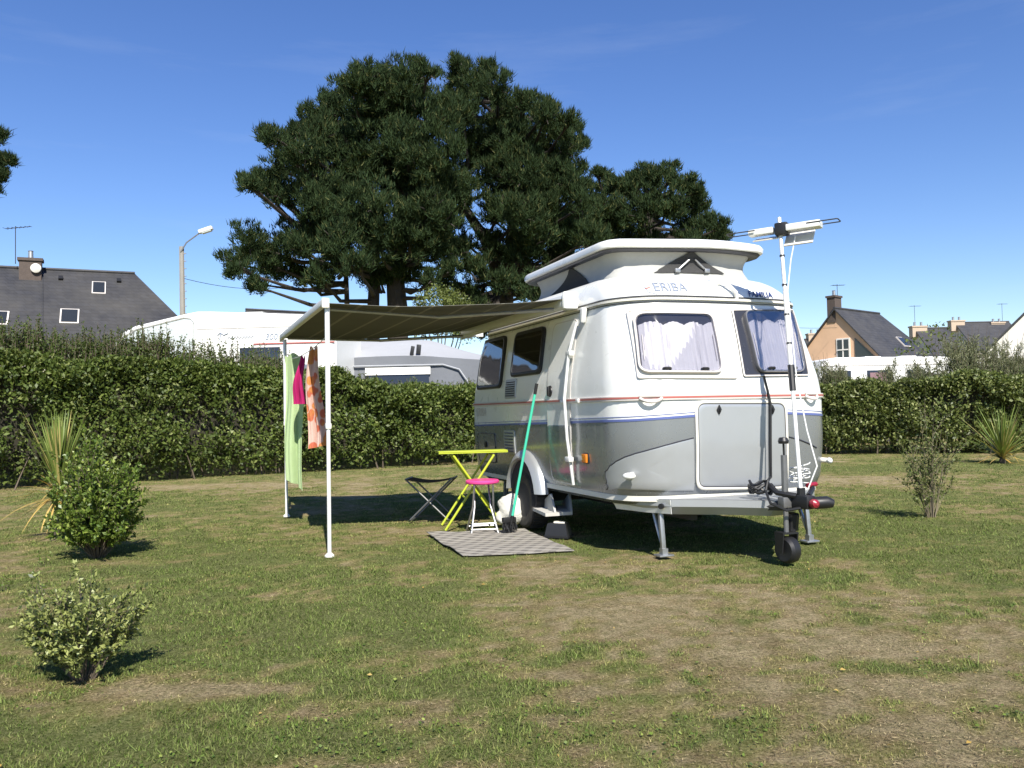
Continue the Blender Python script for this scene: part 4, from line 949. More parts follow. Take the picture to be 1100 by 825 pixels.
for s in (-1, 1):
    b.box((0.3, s*.45, .33), (3.6, .06, .12)); b.tube([(1.8, s*.52, .36), (2.75, s*.05, .42)], .035, 6)
b.box((.05, 0, .30), (.09, 1.75, .09)); b.box((.05, 0, .39), (3.2, 1.7, .02)); b.build('chassis', M['darksteel'], caravan)
for x, y in ((2.07, -.72), (2.07, .72), (-1.4, -.72), (-1.4, .72)):
    b = MB(); b.tube([(x-.16 if x > 0 else x+.16, y, .38), (x-.005, y, .06)], [.016, .016], 6); b.box((x-.02 if x > 0 else x+.02, y, .2), (.032, .036, .36), (0, .1 if x < 0 else -.1, 0), bev=.004); st_ = b.build('corner_steady', M['steel'], caravan)
    b = MB(); b.box((x, y, .012), (.10, .13, .014), bev=.004); b.box((x, y, .04), (.05, .05, .05)); b.build('foot_plate', M['steel'], st_)
b = MB(); b.tube([(2.60, 0, .43), (2.80, 0, .45)], .045, 10); b.box((2.83, 0, .46), (.2, .09, .10), bev=.02); b.tube([(2.72, 0, .36), (2.70, 0, .24)], .05, 8); cp_ = b.build('coupling', M['black'], caravan)
b = MB(); b.lathe([(.001, -.02), (.028, -.02), (.036, 0), (.03, .025), (.012, .038), (.001, .038)], 18, Matrix.Translation((2.95, .0, .455)) @ Euler((0, PI/2*.95, 0)).to_matrix().to_4x4()); b.build('coupling_cap', M['red'], cp_)
b = MB(); b.tube([(2.92, .03, .455), (2.96, .11, .46), (2.98, .15, .45)], [.045, .045, .03], 12); b.build('stabiliser_head', M['black'], cp_)
b = MB(); b.tube([(2.80, -.03, .50), (2.70, -.12, .52), (2.60, -.10, .56)], [.022, .02, .028], 8); b.tube([(2.84, .05, .50), (2.76, .16, .54), (2.70, .20, .57)], .02, 8); b.build('handbrake_lever', M['black'], caravan)
b = MB(); b.tube([(2.75, .12, .565), (2.73, .22, .57)], .018, 8); b.build('red_grip', M['red'], caravan)
jx, jy = 2.73, -.07
b = MB(); b.tube([(jx, jy, .22), (jx, jy, .56)], .019, 10); b.tube([(jx, jy, .50), (jx, jy, .80)], .024, 10); b.box((jx, jy, .45), (.07, .09, .08), bev=.01); jk = b.build('jockey_wheel', mat('worn_steel', (.20, .20, .20), .45, .6, .2, 14), caravan)
b = MB(); b.tube([(jx, jy, .80), (jx+.01, jy-.01, .90)], .008, 6); b.lathe([(.001, 0), (.035, .0), (.04, .02), (.03, .045), (.001, .05)], 14, Matrix.Translation((jx+.01, jy-.01, .885))); b.build('winder', M['black'], jk)
Mj = Matrix.Translation((jx+.01, jy, .10)) @ Euler((PI/2, 0, .15)).to_matrix().to_4x4()
b = MB(); b.lathe([(.03, .045), (.08, .05), (.098, .03), (.10, 0), (.098, -.03), (.08, -.05), (.03, -.045)], 26, Mj); b.build('tyre', M['black'], jk)
b = MB(); b.prism([(jx-.05, jy-.07, .22), (jx+.05, jy-.07, .22), (jx+.03, jy-.07, .08), (jx-.03, jy-.07, .08)], (0, .01, 0)); b.prism([(jx-.05, jy+.06, .22), (jx+.05, jy+.06, .22), (jx+.03, jy+.06, .08), (jx-.03, jy+.06, .08)], (0, .01, 0)); b.box((jx, jy, .225), (.10, .14, .012)); b.build('fork', M['black'], jk)
# electric cable looped over the drawbar, black lead from the window down the locker
b = MB(); a = fr(816, 404); pts = [S_front(a[0], a[1])+Vector((.05, 0, 0)), S_front(fr(822, 420)[0], fr(822, 420)[1])+Vector((.03, 0, 0)), S_front(fr(825, 434)[0], fr(825, 434)[1])+Vector((.03, 0, 0)), S_front(fr(825, 475)[0], fr(825, 475)[1])+Vector((.03, 0, 0)), S_front(fr(825, 512)[0], fr(825, 512)[1])+Vector((.035, 0, 0)), Vector((2.45, -.1, .50))]
b.tube(pts, .011, 7); b.build('power_lead', M['black'], caravan)
b = MB(); pts = []
for k in range(46):
    a = k*.42; pts.append(Vector((2.52+.075*math.cos(a)+.01*math.sin(k), -.13+.085*math.sin(a), .50+.002*k+.018*math.sin(k*1.3))))
pts += [Vector((2.62, -.16, .53)), Vector((2.72, -.2, .45)), Vector((2.80, -.12, .40)), Vector((2.86, -.03, .42))]; b.tube(pts, .011, 6); b.build('coiled_cable', M['black'], caravan)
b = MB(); Q = [to_loc(ground(x, y, .20)) for x, y in ((571, 548), (586, 555), (615, 553), (608, 546))]
b.prism(Q, (0, 0, .03))
for k, f in ((0, .33), (1, .93)):
    a_ = Q[1].lerp(Q[2], f)+Vector((0, 0, .031)); c_ = Q[0].lerp(Q[3], f)+Vector((0, 0, .031)); tp = a_.lerp(c_, .55)+Vector((.06, 0, .15)); d_ = (Q[2]-Q[1]).normalized()*.02
    b.prism([a_, c_+(c_-a_)*.3, tp], d_)
b.build('entry_step', mat('grey_step', (.50, .49, .46), .6, 0, .1, 10, dirt=(.3, .25, .18)), caravan)
# far side: plain windows
for c in ([(-1.3, 1.95), (-.5, 1.95), (-.5, 1.45), (-1.3, 1.45)], [(.0, 1.95), (.9, 1.95), (.9, 1.45), (.0, 1.45)]):
    f_ = frame('side_window', c, .08, .045, S_other, .001, .025, M['black']); panel('pane', inset(c, .02), .06, S_other, .004, .014, M['interior'], f_)

# ------------------------------------------------------------------ awning
aw0 = to_world((-.3, -3.11, 0)); awning = thing('awning', 'taupe roll out awning on two thin white poles at the caravan door side', 'awning', aw0, CAR_YAW)
AO = Vector((-.3, -3.11, 0)); al = lambda x, y, z: Vector((x, y, z))-AO
def stripes(nt, v, c):
    sx = N(nt, 'ShaderNodeSeparateXYZ'); nt.links.new(v, sx.inputs[0]); m1 = N(nt, 'ShaderNodeMath', operation='MULTIPLY'); m1.inputs[1].default_value = 1/.30; nt.links.new(sx.outputs['Y'], m1.inputs[0])
    fr_ = N(nt, 'ShaderNodeMath', operation='FRACT'); nt.links.new(m1.outputs[0], fr_.inputs[0]); gt = N(nt, 'ShaderNodeMath', operation='GREATER_THAN'); gt.inputs[1].default_value = .90; nt.links.new(fr_.outputs[0], gt.inputs[0])
    return mix_rgb(nt, gt.outputs[0], c, (.27, .255, .21))
M['awning'] = cloth('awning_cloth', (.165, .162, .138), .12, .13, 1.4, stripes, .001)
P = []
for i in range(25):
    t = i/24; row = []
    for j in range(29):
        s_ = j/28; x0 = -1.78+2.90*s_; x1 = -2.50+3.27*s_; x = x0+(x1-x0)*t; y = -1.04+(-3.11+1.04)*t
        z = 2.155+(2.10-2.155)*t-.07*math.sin(PI*t)*(1-.35*abs(2*s_-1)**2)+.006*math.sin(9*t+4*s_)*math.sin(PI*t)
        row.append(al(x, y, z))
    P.append(row)
b = MB(); b.sheet(P, .004); b.build('canopy', M['awning'], awning, smooth=70)
b = MB(); b.box(al(-.865, -3.12, 2.112), (3.30, .05, .060), bev=.012); bar = b.build('front_bar', M['alu'], awning)
for x in (.79, -2.52): b = MB(); b.box(al(x, -3.12, 2.10), (.03, .065, .085), bev=.012); b.build('bar_end', M['cream'], bar)
b = MB(); b.box(al(-.33, -1.04, 2.135), (2.88, .13, .12), bev=.035); cs_ = b.build('roller_case', M['alu'], awning)
for x in (1.13, -1.79): b = MB(); b.box(al(x, -1.03, 2.14), (.05, .15, .16), bev=.03); b.build('case_end', M['white'], cs_)
for x in (1.0, -1.65): b = MB(); b.box(al(x, -.95, 2.12), (.08, .16, .10)); b.build('wall_bracket', M['alu'], cs_)
for x0, x1 in ((.98, .62), (-1.62, -2.2)):
    b = MB(); m_ = ((x0+x1)/2-(.15 if x0 > 0 else -.15)); b.tube([al(x0, -1.12, 2.075), al(m_, -2.1, 2.02)], .017, 8); b.tube([al(m_, -2.1, 2.02), al(x1, -3.08, 2.07)], .014, 8); b.build('tension_arm', M['steel'], awning)
for px, py, x in ((354, 598, .75), (308, 555, -2.35)):
    g = to_loc(ground(px, py)); top = Vector((x, -3.10, 2.07)); b = MB(); mid = g.lerp(top, .52); b.tube([g-AO, mid-AO], .0165, 10); b.tube([mid-AO, top-AO], .021, 10); pl = b.build('pole', M['alu'], awning)
    b = MB(); b.lathe([(.001, 0), (.04, 0), (.04, .012), (.022, .03), (.001, .03)], 12, Matrix.Translation(g-AO)); b.build('foot', M['cream'], pl)
    b = MB(); b.box(mid-AO, (.05, .05, .05), bev=.012); b.build('clamp', M['cream'], pl)

# laundry on a line between the two poles
LZ = 1.83; lp = lambda x, dz=0: to_world((x, -3.10, LZ+dz))
lo = thing('clothes_line', 'thin cord strung between the two awning poles', 'clothes line', lp(-.8)); b = MB(); b.tube([lp(x, -.05*(1-((x+.8)/1.5)**2)) for x in np.linspace(-2.3, .72, 14)], .004, 5); b.build('cord', M['rail'], lo, world=True)
def towel(name, label, x0, x1, ztop, zbot, m, seed, skew=0., fall=0., th=.006, amp=.05, dy=0., taper=0., cat='towel'):
    root = thing(name, label, cat); P = []; o = Vector((0, 0, ztop))
    for i in range(33):
        t = i/32; row = []
        for j in range(25):
            s_ = j/24; w_ = 1-taper*(1-t)**2; x = (x0+x1)/2+(x0-(x0+x1)/2+(x1-x0)*s_)*w_+skew*t+.01*math.sin(5*t+seed); z = ztop+(zbot-ztop)*t-fall*s_*t-.02*math.sin(s_*9+seed)*(1-t)
            y = dy*t+amp*(.25+.75*t)*math.sin(s_*PI*3.2+seed+t*1.2)+.5*amp*math.sin(s_*PI*7+seed*2)*t+.02*math.sin(t*6+seed)
            row.append(Vector((x, y, z))-o)
        P.append(row)
    b = MB(); b.sheet(P, th); b.build('fabric', m, root, smooth=80); return root
M['tg'] = cloth('green_towel', (.52, .66, .36), .08, .3, 14, None, .004, 220)
M['tm'] = cloth('magenta_cloth', (.50, .03, .16), .08, .25, 10)
def orange_pat(nt, v, c):
    vo = N(nt, 'ShaderNodeTexVoronoi'); vo.inputs['Scale'].default_value = 9; nt.links.new(v, vo.inputs['Vector'])
    return mix_rgb(nt, ramp(nt, vo.outputs['Distance'], .42, .5), mix_rgb(nt, ramp(nt, noise(nt, 5, 2, vec=v), .45, .55), (.62, .17, .10), (.70, .30, .10)), (.72, .50, .42))
M['to'] = cloth('orange_pink_towel', (.62, .22, .12), .05, .25, 10, orange_pat, .004, 220)
def hang(label, px0, px1, pyt, pyb, Yd, m, seed, rz, **kw):
    a = at((px0+px1)/2, pyt, Yd); w_ = (px1-px0)/F*Yd; r_ = towel('towel', label, -w_/2, w_/2, 0, at((px0+px1)/2, pyb, Yd).z-a.z, m, seed, **kw); r_.location = a; r_.rotation_euler = (0, 0, rz)
hang('long pale green towel hanging nearest the far awning pole', 303, 327, 381, 512, 9.15, M['tg'], .3, R(-12), skew=.0, fall=.15, amp=.045, taper=.12)
hang('short magenta cloth hanging between the green and the orange towels', 317, 330, 384, 434, 8.7, M['tm'], 1.7, R(-20), skew=-.04, amp=.03, taper=.5)
hang('orange and pink patterned towel hanging from the line', 327, 346, 374, 482, 8.1, M['to'], 2.9, R(-15), skew=.02, fall=-.03, amp=.035, taper=.55)

# ------------------------------------------------------------------ television mast on the drawbar
mb0 = to_world((2.82, 0, .50)); mt = cplane(837, 234, 0, 2.42); mtop = to_world((2.42, mt.y, mt.z))
mast = thing('antenna_mast', 'white telescopic pole strapped to the drawbar carrying a flat white television antenna', 'antenna', mb0)
L0 = lambda p: Vector(p)-mb0; dm = mtop-mb0
b = MB(); b.tube([L0(mb0), L0(mb0+dm*.42)], .0155, 10); pl = b.build('lower_pole', M['alu'], mast)
b = MB(); b.tube([L0(mb0+dm*.36), L0(mb0+dm*.72)], .0175, 10); b.build('middle_pole', M['alu'], mast)
b = MB(); b.tube([L0(mb0+dm*.70), L0(mtop)], .015, 10); b.build('upper_pole', M['alu'], mast)
b = MB(); b.tube([L0(mb0+dm*.36), L0(mb0+dm*.45)], .025, 10); b.build('clamp', M['black'], mast)
for f in (.525, .63, .74, .85): b = MB(); b.tube([L0(mb0+dm*f), L0(mb0+dm*(f+.006))], .0205, 10); b.build('collar', M['black'], mast)
b = MB(); b.tube([L0(mb0+Vector((0, 0, -.09))), L0(mb0+Vector((0, 0, .06)))], .03, 10); b.build('socket', M['black'], mast)
ac = to_world((2.45, mt.y, mt.z-.10)); e = (_fx*.80+_fy*.60).normalized(); e = (e+Vector((0, 0, .015))).normalized(); f_ = Vector((-e.y, e.x, 0)).normalized()
ant = MB(); ang = math.atan2(e.y, e.x)
def abox(u, v_, z, size, bev=.006, mb_=None, tilt=0.): (mb_ or ant).box(L0(ac)+e*u+f_*v_+Vector((0, 0, z)), size, (tilt, -.02, ang), bev=bev)
abox(.17, .0, .0, (.26, .13, .055), .012); abox(-.16, .0, .0, (.20, .10, .05), .012); an_ = ant.build('antenna_head', M['white'], mast)
b = MB(); abox(.12, .06, -.075, (.22, .18, .012), .003, b, .75); abox(-.13, .04, -.05, (.2, .14, .01), .003, b, .3); b.build('reflector', M['cream'], an_)
b = MB(); abox(0, 0, .0, (.10, .11, .10), .015, b); b.build('bracket', M['black'], an_)
for s in (-1, 1):
    b = MB(); u0, u1 = s*.20, s*.42; A = L0(ac)+Vector((0, 0, .01)); b.tube([A+e*u0+f_*.065, A+e*u1+f_*.065, A+e*(u1+s*.01)+f_*.05, A+e*(u1+s*.01)-f_*.05, A+e*u1-f_*.065, A+e*u0-f_*.065], .005, 6); b.build('dipole', M['darksteel'], an_)
b = MB(); A = L0(ac); b.tube([A+e*.1+Vector((0, 0, -.07)), A+e*.06+Vector((0, 0, -.25)), L0(mb0+dm*.72)+e*.02, L0(mb0+dm*.4)+e*.035, L0(mb0+dm*.22)+e*.08, L0(mb0+dm*.1)+e*.13, L0(mb0)+e*.05+Vector((0, 0, .05))], .0055, 5); b.build('aerial_lead', M['alu'], mast)
rp = thing('coiled_rope', 'white rope coiled over the drawbar behind the mast', 'rope', to_world((2.62, .16, .5))); b = MB(); pts = []
for k in range(60):
    a = k*.55; pts.append(to_world((2.66+.05*math.cos(a)*(1+.2*math.sin(k)), .13+.09*math.sin(a), .60+.05*math.cos(a*.37)+.0015*k)))
b.tube(pts, .0045, 5); b.build('cord', M['alu'], rp, world=True)
b = MB(); 
# ------------------------------------------------------------------ table, stools, mat, broom, bag, step box
M['lime'] = mat('lime_paint', (.43, .50, .035), .4, 0, .06, 10)
M['pink'] = mat('pink_plastic', (.72, .06, .25), .4, 0, .06, 10)
def rot2(x, y, a): return (x*math.cos(a)-y*math.sin(a), x*math.sin(a)+y*math.cos(a))
tb = thing('folding_table', 'lime yellow folding bistro table beside the caravan', 'table', (-.43, 8.52, 0), R(10)); 
b = MB(); b.box((0, 0, .772), (.70, .34, .012), bev=.004); b.box((0, .16, .762), (.70, .012, .016)); b.box((0, -.16, .762), (.70, .012, .016)); b.build('table_top', M['lime'], tb)
for s in (-1, 1):
    b = MB(); yo = .20 if s > 0 else .17
    P = [(-s*.30, -yo, 0), (s*.20, -yo, .73), (s*.20, yo, .73), (-s*.30, yo, 0)]
    b.tube(P[:2], .012, 8); b.tube(P[2:], .012, 8); b.tube([P[1], P[2]], .009, 8)
    q0 = Vector(P[0]).lerp(Vector(P[1]), .42 if s > 0 else .25); q1 = Vector(P[3]).lerp(Vector(P[2]), .42 if s > 0 else .25); b.tube([q0, q1], .009, 8); b.build('leg_frame', M['lime'], tb)
st = thing('folding_stool', 'round folding stool with bright pink seat on grey metal legs', 'stool', (-.31, 8.13, 0), R(8)); b = MB()
b.lathe([(.001, .455), (.10, .462), (.155, .468), (.165, .48), (.165, .495), (.155, .505), (.001, .50)], 30); b.build('seat', M['pink'], st)
b = MB()
for s in (-1, 1):
    b.tube([(s*.13, -.15, 0), (s*.08, .02, .24), (s*.07, .12, .46)], .010, 8); b.tube([(s*.15, .15, 0), (s*.10, -.02, .24), (s*.09, -.12, .46)], .010, 8)
for y, z, w_ in ((-.135, .04, .125), (.135, .04, .145), (-.10, .09, .115)): b.tube([(-w_, y, z), (w_, y, z)], .008, 8)
b.build('legs', M['steel'], st)
gs = thing('camp_stool', 'dark folding camp stool with sagging cloth seat left of the table', 'stool', (-.90, 9.05, 0), R(-6)); P = []
for i in range(13):
    row = []
    for j in range(9): x = -.25+.5*i/12; y = -.17+.34*j/8; row.append(Vector((x, y, .455-.035*math.cos(PI*(x/.5))*(1-.2*abs(y)))))
    P.append(row)
b = MB(); b.sheet(P, .006); b.build('seat', cloth('grey_brown_canvas', (.16, .12, .07), .1, .15, 10), gs)
b = MB()
for s in (-1, 1):
    yo = .175 if s > 0 else .155
    b.tube([(s*.25, -yo, .46), (-s*.20, -yo, .03), (-s*.22, -yo+.03, .012), (-s*.22, yo-.03, .012), (-s*.20, yo, .03), (s*.25, yo, .46)], .010, 8); b.tube([(s*.25, -yo, .46), (s*.25, yo, .46)], .010, 8)
b.build('legs', mat('dull_steel', (.16, .16, .155), .45, .6, .2, 14), gs)
mo = thing('mat', 'woven brown and grey checked outdoor mat in front of the caravan door', 'mat', (-.2, 7.5, 0)); P = []
A, B_, C_, D_ = MATQ
for i in range(41):
    row = []
    for j in range(41):
        s_, t = i/40, j/40; p = (A*(1-s_)+D_*s_)*(1-t)+(B_*(1-s_)+C_*s_)*t; z = float(lawn_height(p.x, p.y))+.020+.012*(float(fbm(p.x, p.y, .5, 2))-.5)+(.014*(1-min(1, t/.1))+.012*max(0, 1-s_/.06))*(.6+.4*math.sin(s_*14+t*11)); row.append(Vector((p.x, p.y, z))-mo.location)
    P.append(row)
def weave(nt, v, c):
    mp = N(nt, 'ShaderNodeMapping'); mp.inputs['Rotation'].default_value = (0, 0, R(19)); nt.links.new(v, mp.inputs[0]); res = c
    for ax, sc in (('X', 8.5), ('Y', 8.5)):
        s = N(nt, 'ShaderNodeSeparateXYZ'); nt.links.new(mp.outputs[0], s.inputs[0]); m1 = N(nt, 'ShaderNodeMath', operation='MULTIPLY'); m1.inputs[1].default_value = sc; nt.links.new(s.outputs[ax], m1.inputs[0])
        f1 = N(nt, 'ShaderNodeMath', operation='FRACT'); nt.links.new(m1.outputs[0], f1.inputs[0]); g = N(nt, 'ShaderNodeMath', operation='GREATER_THAN'); g.inputs[1].default_value = .52; nt.links.new(f1.outputs[0], g.inputs[0])
        mm = N(nt, 'ShaderNodeMath', operation='MULTIPLY'); mm.inputs[1].default_value = .55; nt.links.new(g.outputs[0], mm.inputs[0]); res = mix_rgb(nt, mm.outputs[0], res, (.10, .095, .09) if ax == 'X' else (.40, .38, .34))
    return res
b = MB(); b.sheet(P, .006); b.build('woven_mat', cloth('mat_weave', (.25, .23, .20), .15, 0., 20, weave, .004, 180), mo, smooth=60)
bt = to_world(sd(582, 412)[0:1]+(-1.09, sd(582, 412)[1])); bb = ground(547, 573); br = thing('broom', 'broom with a turquoise green handle leaning against the caravan door', 'broom', bb)
Lb = lambda p: Vector(p)-Vector(bb); dirb = (bt-bb); b = MB(); b.tube([Lb(bb+dirb*.10), Lb(bb+dirb*.93)], .013, 10); b.build('handle', mat('turquoise_handle', (.06, .52, .34), .35, 0, .06), br)
b = MB(); b.tube([Lb(bb+dirb*.93), Lb(bt)], .016, 10); b.build('grip', M['black'], br)
b = MB(); b.tube([Lb(bb+dirb*.12), Lb(bb+dirb*.06)], .017, 8); b.box(Vector((0, 0, .13)), (.14, .05, .05), (0, 0, .5), bev=.012); hd = b.build('head', M['black'], br)
V, Fc = leaves(np.array([(rot2((random.random()-.5)*.13, (random.random()-.5)*.045, .5))+(.115,) for _ in range(500)]), .10, .05, 0, np.stack([RNG.normal(size=500)*.15, RNG.normal(size=500)*.15, -np.ones(500)], 1)); V[:, 2] = np.maximum(V[:, 2], .012); tag(link('bristles', raw_mesh('bristles', V, Fc, 4), M['black'], hd), kind='stuff')
bg_ = thing('plastic_bag', 'crumpled white plastic bag on the ground beside the wheel', 'bag', (-.05, 8.42, 0)); bg_.scale = (1.15, 1.15, 1.05); bm = bmesh.new(); bmesh.ops.create_icosphere(bm, subdivisions=4, radius=1)
for v in bm.verts:
    p = v.co; cr = (float(fbm(p.x*1.2+1.5*p.z, p.y*1.2+p.z+p.x, .8, 2))-.5)*.8; z = (p.z+1)/2; tap = 1-.35*z+(.25 if z > .9 else 0); v.co = Vector((p.x*.14*tap*(1+cr*.9), p.y*.11*tap*(1+cr*.9), z*.30*(1+cr*.35)+.004))
me = bpy.data.meshes.new('bag'); bm.to_mesh(me); bm.free(); me.polygons.foreach_set('use_smooth', [True]*len(me.polygons)); link('bag', me, cloth('white_plastic', (.78, .77, .70), .05, .25, 12, None, .01, 30), bg_)
sb = thing('step_box', 'black plastic step box with a grey pad on top, beside the mat', 'step', (.40, 7.68, 0), R(-22)); sb.scale = (.8, .8, .8); b = MB(); P = []
for z, f in ((0, 1), (.02, 1), (.025, .92), (.15, .74), (.165, .68)): P.append([Vector((x*f, y*f, z)) for x, y in ((-.15, -.10), (.15, -.10), (.15, .10), (-.15, .10))])
b.grid(P, closed_u=True); b.f += [[0, 1, 2, 3], [16, 17, 18, 19]]; b.m += [0, 0]; b.build('box', M['black'], sb, smooth=20); b = MB(); b.box((0.02, -.01, .172), (.13, .10, .016), (0, .05, .2), bev=.006); b.build('pad', M['cream'], sb)

# ------------------------------------------------------------------ neighbouring caravans and the grey tent
M['pale_glass'] = mat('pale_window', (.50, .53, .52), .15, 0, .08, 2, coat=.5)
M['dark_pane'] = mat('dark_window_pane', (.025, .028, .03), .08, 0, .2, 2, coat=.6)
M['far_white'] = mat('far_caravan_white', (.80, .79, .74), .35, 0, .03, 2, dirt=(.55, .52, .45), dirt_amt=.2)
def profile_body(prof, w, rnd=.06):
    b = MB(); n = len(prof); c = Vector((sum(p[0] for p in prof)/n, 0, sum(p[1] for p in prof)/n)); P = []
    for y, f in ((-w/2, 1-rnd*.9/1.5), (-w/2+.01, 1-rnd*.3), (-w/2+rnd, 1), (w/2-rnd, 1), (w/2-.01, 1-rnd*.3), (w/2, 1-rnd*.9/1.5)):
        P.append([Vector((c.x+(p[0]-c.x)*f, y, c.z+(p[1]-c.z)*f)) for p in prof])
    b.grid(P, closed_u=True); b.f += [list(range(n)), [5*n+k for k in range(n)]]; b.m += [0, 0]; return b
cl_ = thing('caravan', 'large white caravan with rounded pale front window, behind the left hedge', 'caravan', (-6.6, 20.1, .85), R(-5))
pr = [(2.72, .42), (2.72, 2.36), (2.66, 2.52), (2.5, 2.60), (-.2, 2.76), (-.55, 2.77), (-.85, 2.72), (-2.05, 2.48), (-2.35, 2.34), (-2.55, 2.1), (-2.72, 1.5), (-2.76, .9), (-2.70, .42)]
profile_body(pr, 2.2).build('body', M['far_white'], cl_, smooth=30)
b = MB(); b.prism([(-.62, -1.105, 2.58), (-.85, -1.105, 2.60), (-2.0, -1.105, 2.36), (-2.3, -1.105, 2.2), (-2.5, -1.105, 1.6), (-.62, -1.105, 1.6)], (0, -.012, 0)); fw = b.build('front_side_window', M['pale_glass'], cl_)
b = MB(); b.tube([(-.58, -1.112, 1.58), (-.58, -1.112, 2.5), (-.66, -1.112, 2.61), (-.85, -1.112, 2.645), (-2.0, -1.112, 2.40), (-2.34, -1.112, 2.22)], .03, 6); b.build('window_rim', M['far_white'], fw)
b = MB(); b.box((.95, -1.108, 1.62), (.95, .03, .55), bev=.012); sw_ = b.build('side_window', M['dark_pane'], cl_)
b = MB(); b.box((1.75, -1.108, 1.975), (1.9, .02, .03)); b.build('red_stripe', M['red_line'], cl_)
b = MB()
for x in (-.30, .42, 1.55, 2.45): b.box((x, -1.102, 1.55), (.018, .012, 1.9))
b.box((1.0, -1.104, 2.36), (3.3, .014, .022)); tag(b.build('panel_trim', M['rail'], cl_), kind='stuff')
b = MB(); b.box((2.1, -1.107, 1.35), (.34, .02, .26), bev=.01); b.build('vent', M['silver'], cl_)
b = MB(); b.box((.25, 0, 2.77), (1.0, .8, .09), bev=.03); b.box((1.55, .1, 2.68), (.5, .5, .10), bev=.03); b.build('roof_hatch', mat('roof_hatch_grey', (.35, .35, .33), .6), cl_)
lettering('lettering', '300', .20, lambda u, v: Vector((u, -1.106, v)), (1.22, 2.13), M['letter_silver'], cl_, .2, off=.006)
b = MB(); b.tube([(-.05, -1.11, 2.20), (.02, -1.11, 2.26), (.1, -1.11, 2.20), (.2, -1.11, 2.24)], .012, 5); b.tube([(.03, -1.11, 2.25), (.0, -1.11, 2.10)], .012, 5)
for k in range(9): b.tube([(.2+.07*k, -1.11, 2.12), (.23+.07*k, -1.11, 2.17), (.26+.07*k, -1.11, 2.12)], .008, 4)
b.build('script_mark', M['letter_silver'], cl_)
for x in (.2,):
    for s in (-1, 1):
        b = MB(); b.lathe([(.05, -.09), (.28, -.08), (.3, 0), (.28, .08), (.05, .09)], 20, Matrix.Translation((x, s*.95, .30)) @ Euler((PI/2, 0, 0)).to_matrix().to_4x4()); b.build('wheel', M['rubber'], cl_)

tn = thing('awning_tent', 'grey fabric awning tent with a pale window strip beside the large white caravan', 'tent', (-2.68, 21.45, .85), 0); tn.scale = (1.118, 1.118, 1.118)
M['tent_roof'] = cloth('tent_roof', (.40, .41, .43), .05, .15, 3, None, .01, 6); M['tent_wall'] = cloth('tent_wall', (.20, .21, .23), .08, .2, 3, None, .01, 6)
def rline(x): return float(np.interp(x, [-1.6, 0, .5, 1.75], [1.52, 1.55, 1.53, 1.42]))
P = []
for i in range(17):
    x = -1.6+3.3*i/16; row = []
    for j in range(9):
        t = j/8; y = -1.05+2.3*t; zt = float(np.interp(x, [-1.6, .4, 1.7], [2.13, 2.06, 1.66])); z = rline(x)+(zt-rline(x))*min(1, t*1.5)-.035*math.sin(PI*t)-.02*math.sin(PI*((x+1.6)/1.1 % 1)); row.append(Vector((x, y, z)))
    P.append(row)
b = MB(); b.sheet(P, .012); b.build('roof', M['tent_roof'], tn, smooth=60)
P = []
for i in range(17):
    x = -1.6+3.3*i/16; P.append([Vector((x, -1.05+.03*math.sin(x*5)*math.sin(PI*t)-.10*(1-t), rline(x)*t)) for t in np.linspace(0, 1, 7)])
b = MB(); b.sheet(P, .01); b.add([(1.7, -1.05, 1.42), (1.7, 1.25, 1.66), (1.7, 1.25, 0), (1.7, -1.15, 0)], [[0, 1, 2, 3]]); wl = b.build('wall', M['tent_wall'], tn, smooth=60)
b = MB(); b.prism([(-.75, -1.16, .62), (.62, -1.16, .62), (.58, -1.10, 1.14), (-.72, -1.10, 1.14)], (0, -.012, 0)); wn = b.build('window', M['dark_pane'], wl)
b = MB(); b.prism([(-.80, -1.115, 1.13), (.62, -1.115, 1.13), (.62, -1.09, 1.29), (-.80, -1.09, 1.29)], (0, -.03, 0)); b.build('rolled_blind', M['far_white'], wn)
b = MB(); b.tube([(-1.55, -1.12, 1.33), (.9, -1.12, 1.33), (1.25, -1.13, 1.22), (1.5, -1.15, .85), (1.58, -1.17, .2)], .022, 6); b.build('pole_sleeve', M['tent_roof'], wl)
b = MB(); b.box((.22, -1.0, 1.66), (.08, .05, .2), (0, .2, 0), bev=.01); b.box((.36, -1.0, 1.68), (.10, .05, .22), (0, .1, 0), bev=.01); b.build('clip', M['black'], tn)

cr_ = thing('caravan', 'white caravan seen low behind the right hedge and the feathery shrubs', 'caravan', (10.9, 25.0, 0), R(4))
pr = [(2.15, .42), (2.2, 1.2), (2.12, 2.2), (1.95, 2.45), (1.6, 2.5), (-1.6, 2.52), (-1.95, 2.44), (-2.12, 2.2), (-2.2, 1.2), (-2.1, .42)]
profile_body(pr, 2.1).build('body', M['far_white'], cr_, smooth=30)
for x, w_ in ((-1.55, .7), (-.35, .75), (.75, .55)):
    b = MB(); b.box((x, -1.052, 1.84), (w_, .03, .58), bev=.012); wq = b.build('side_window', M['dark_pane'], cr_)
    if x == -.35: b = MB(); b.box((x-.04, -1.066, 1.84), (.5, .012, .44), bev=.005); b.build('curtain', mat('brown_pink_curtain', (.22, .13, .14), .8), wq)
b = MB(); b.box((0, -1.05, 2.28), (4.0, .03, .03)); b.build('trim', M['rail'], cr_)
for x in (-.1, 1.0): b = MB(); b.box((x, 0, 2.54), (.5, .5, .08), bev=.03); b.build('roof_vent', M['far_white'], cr_)
b = MB(); b.prism([(1.1, -1.055, 2.05), (1.75, -1.055, 1.92), (1.15, -1.055, 1.78)], (0, -.02, 0)); b.build('dark_flash', M['dark_pane'], cr_)
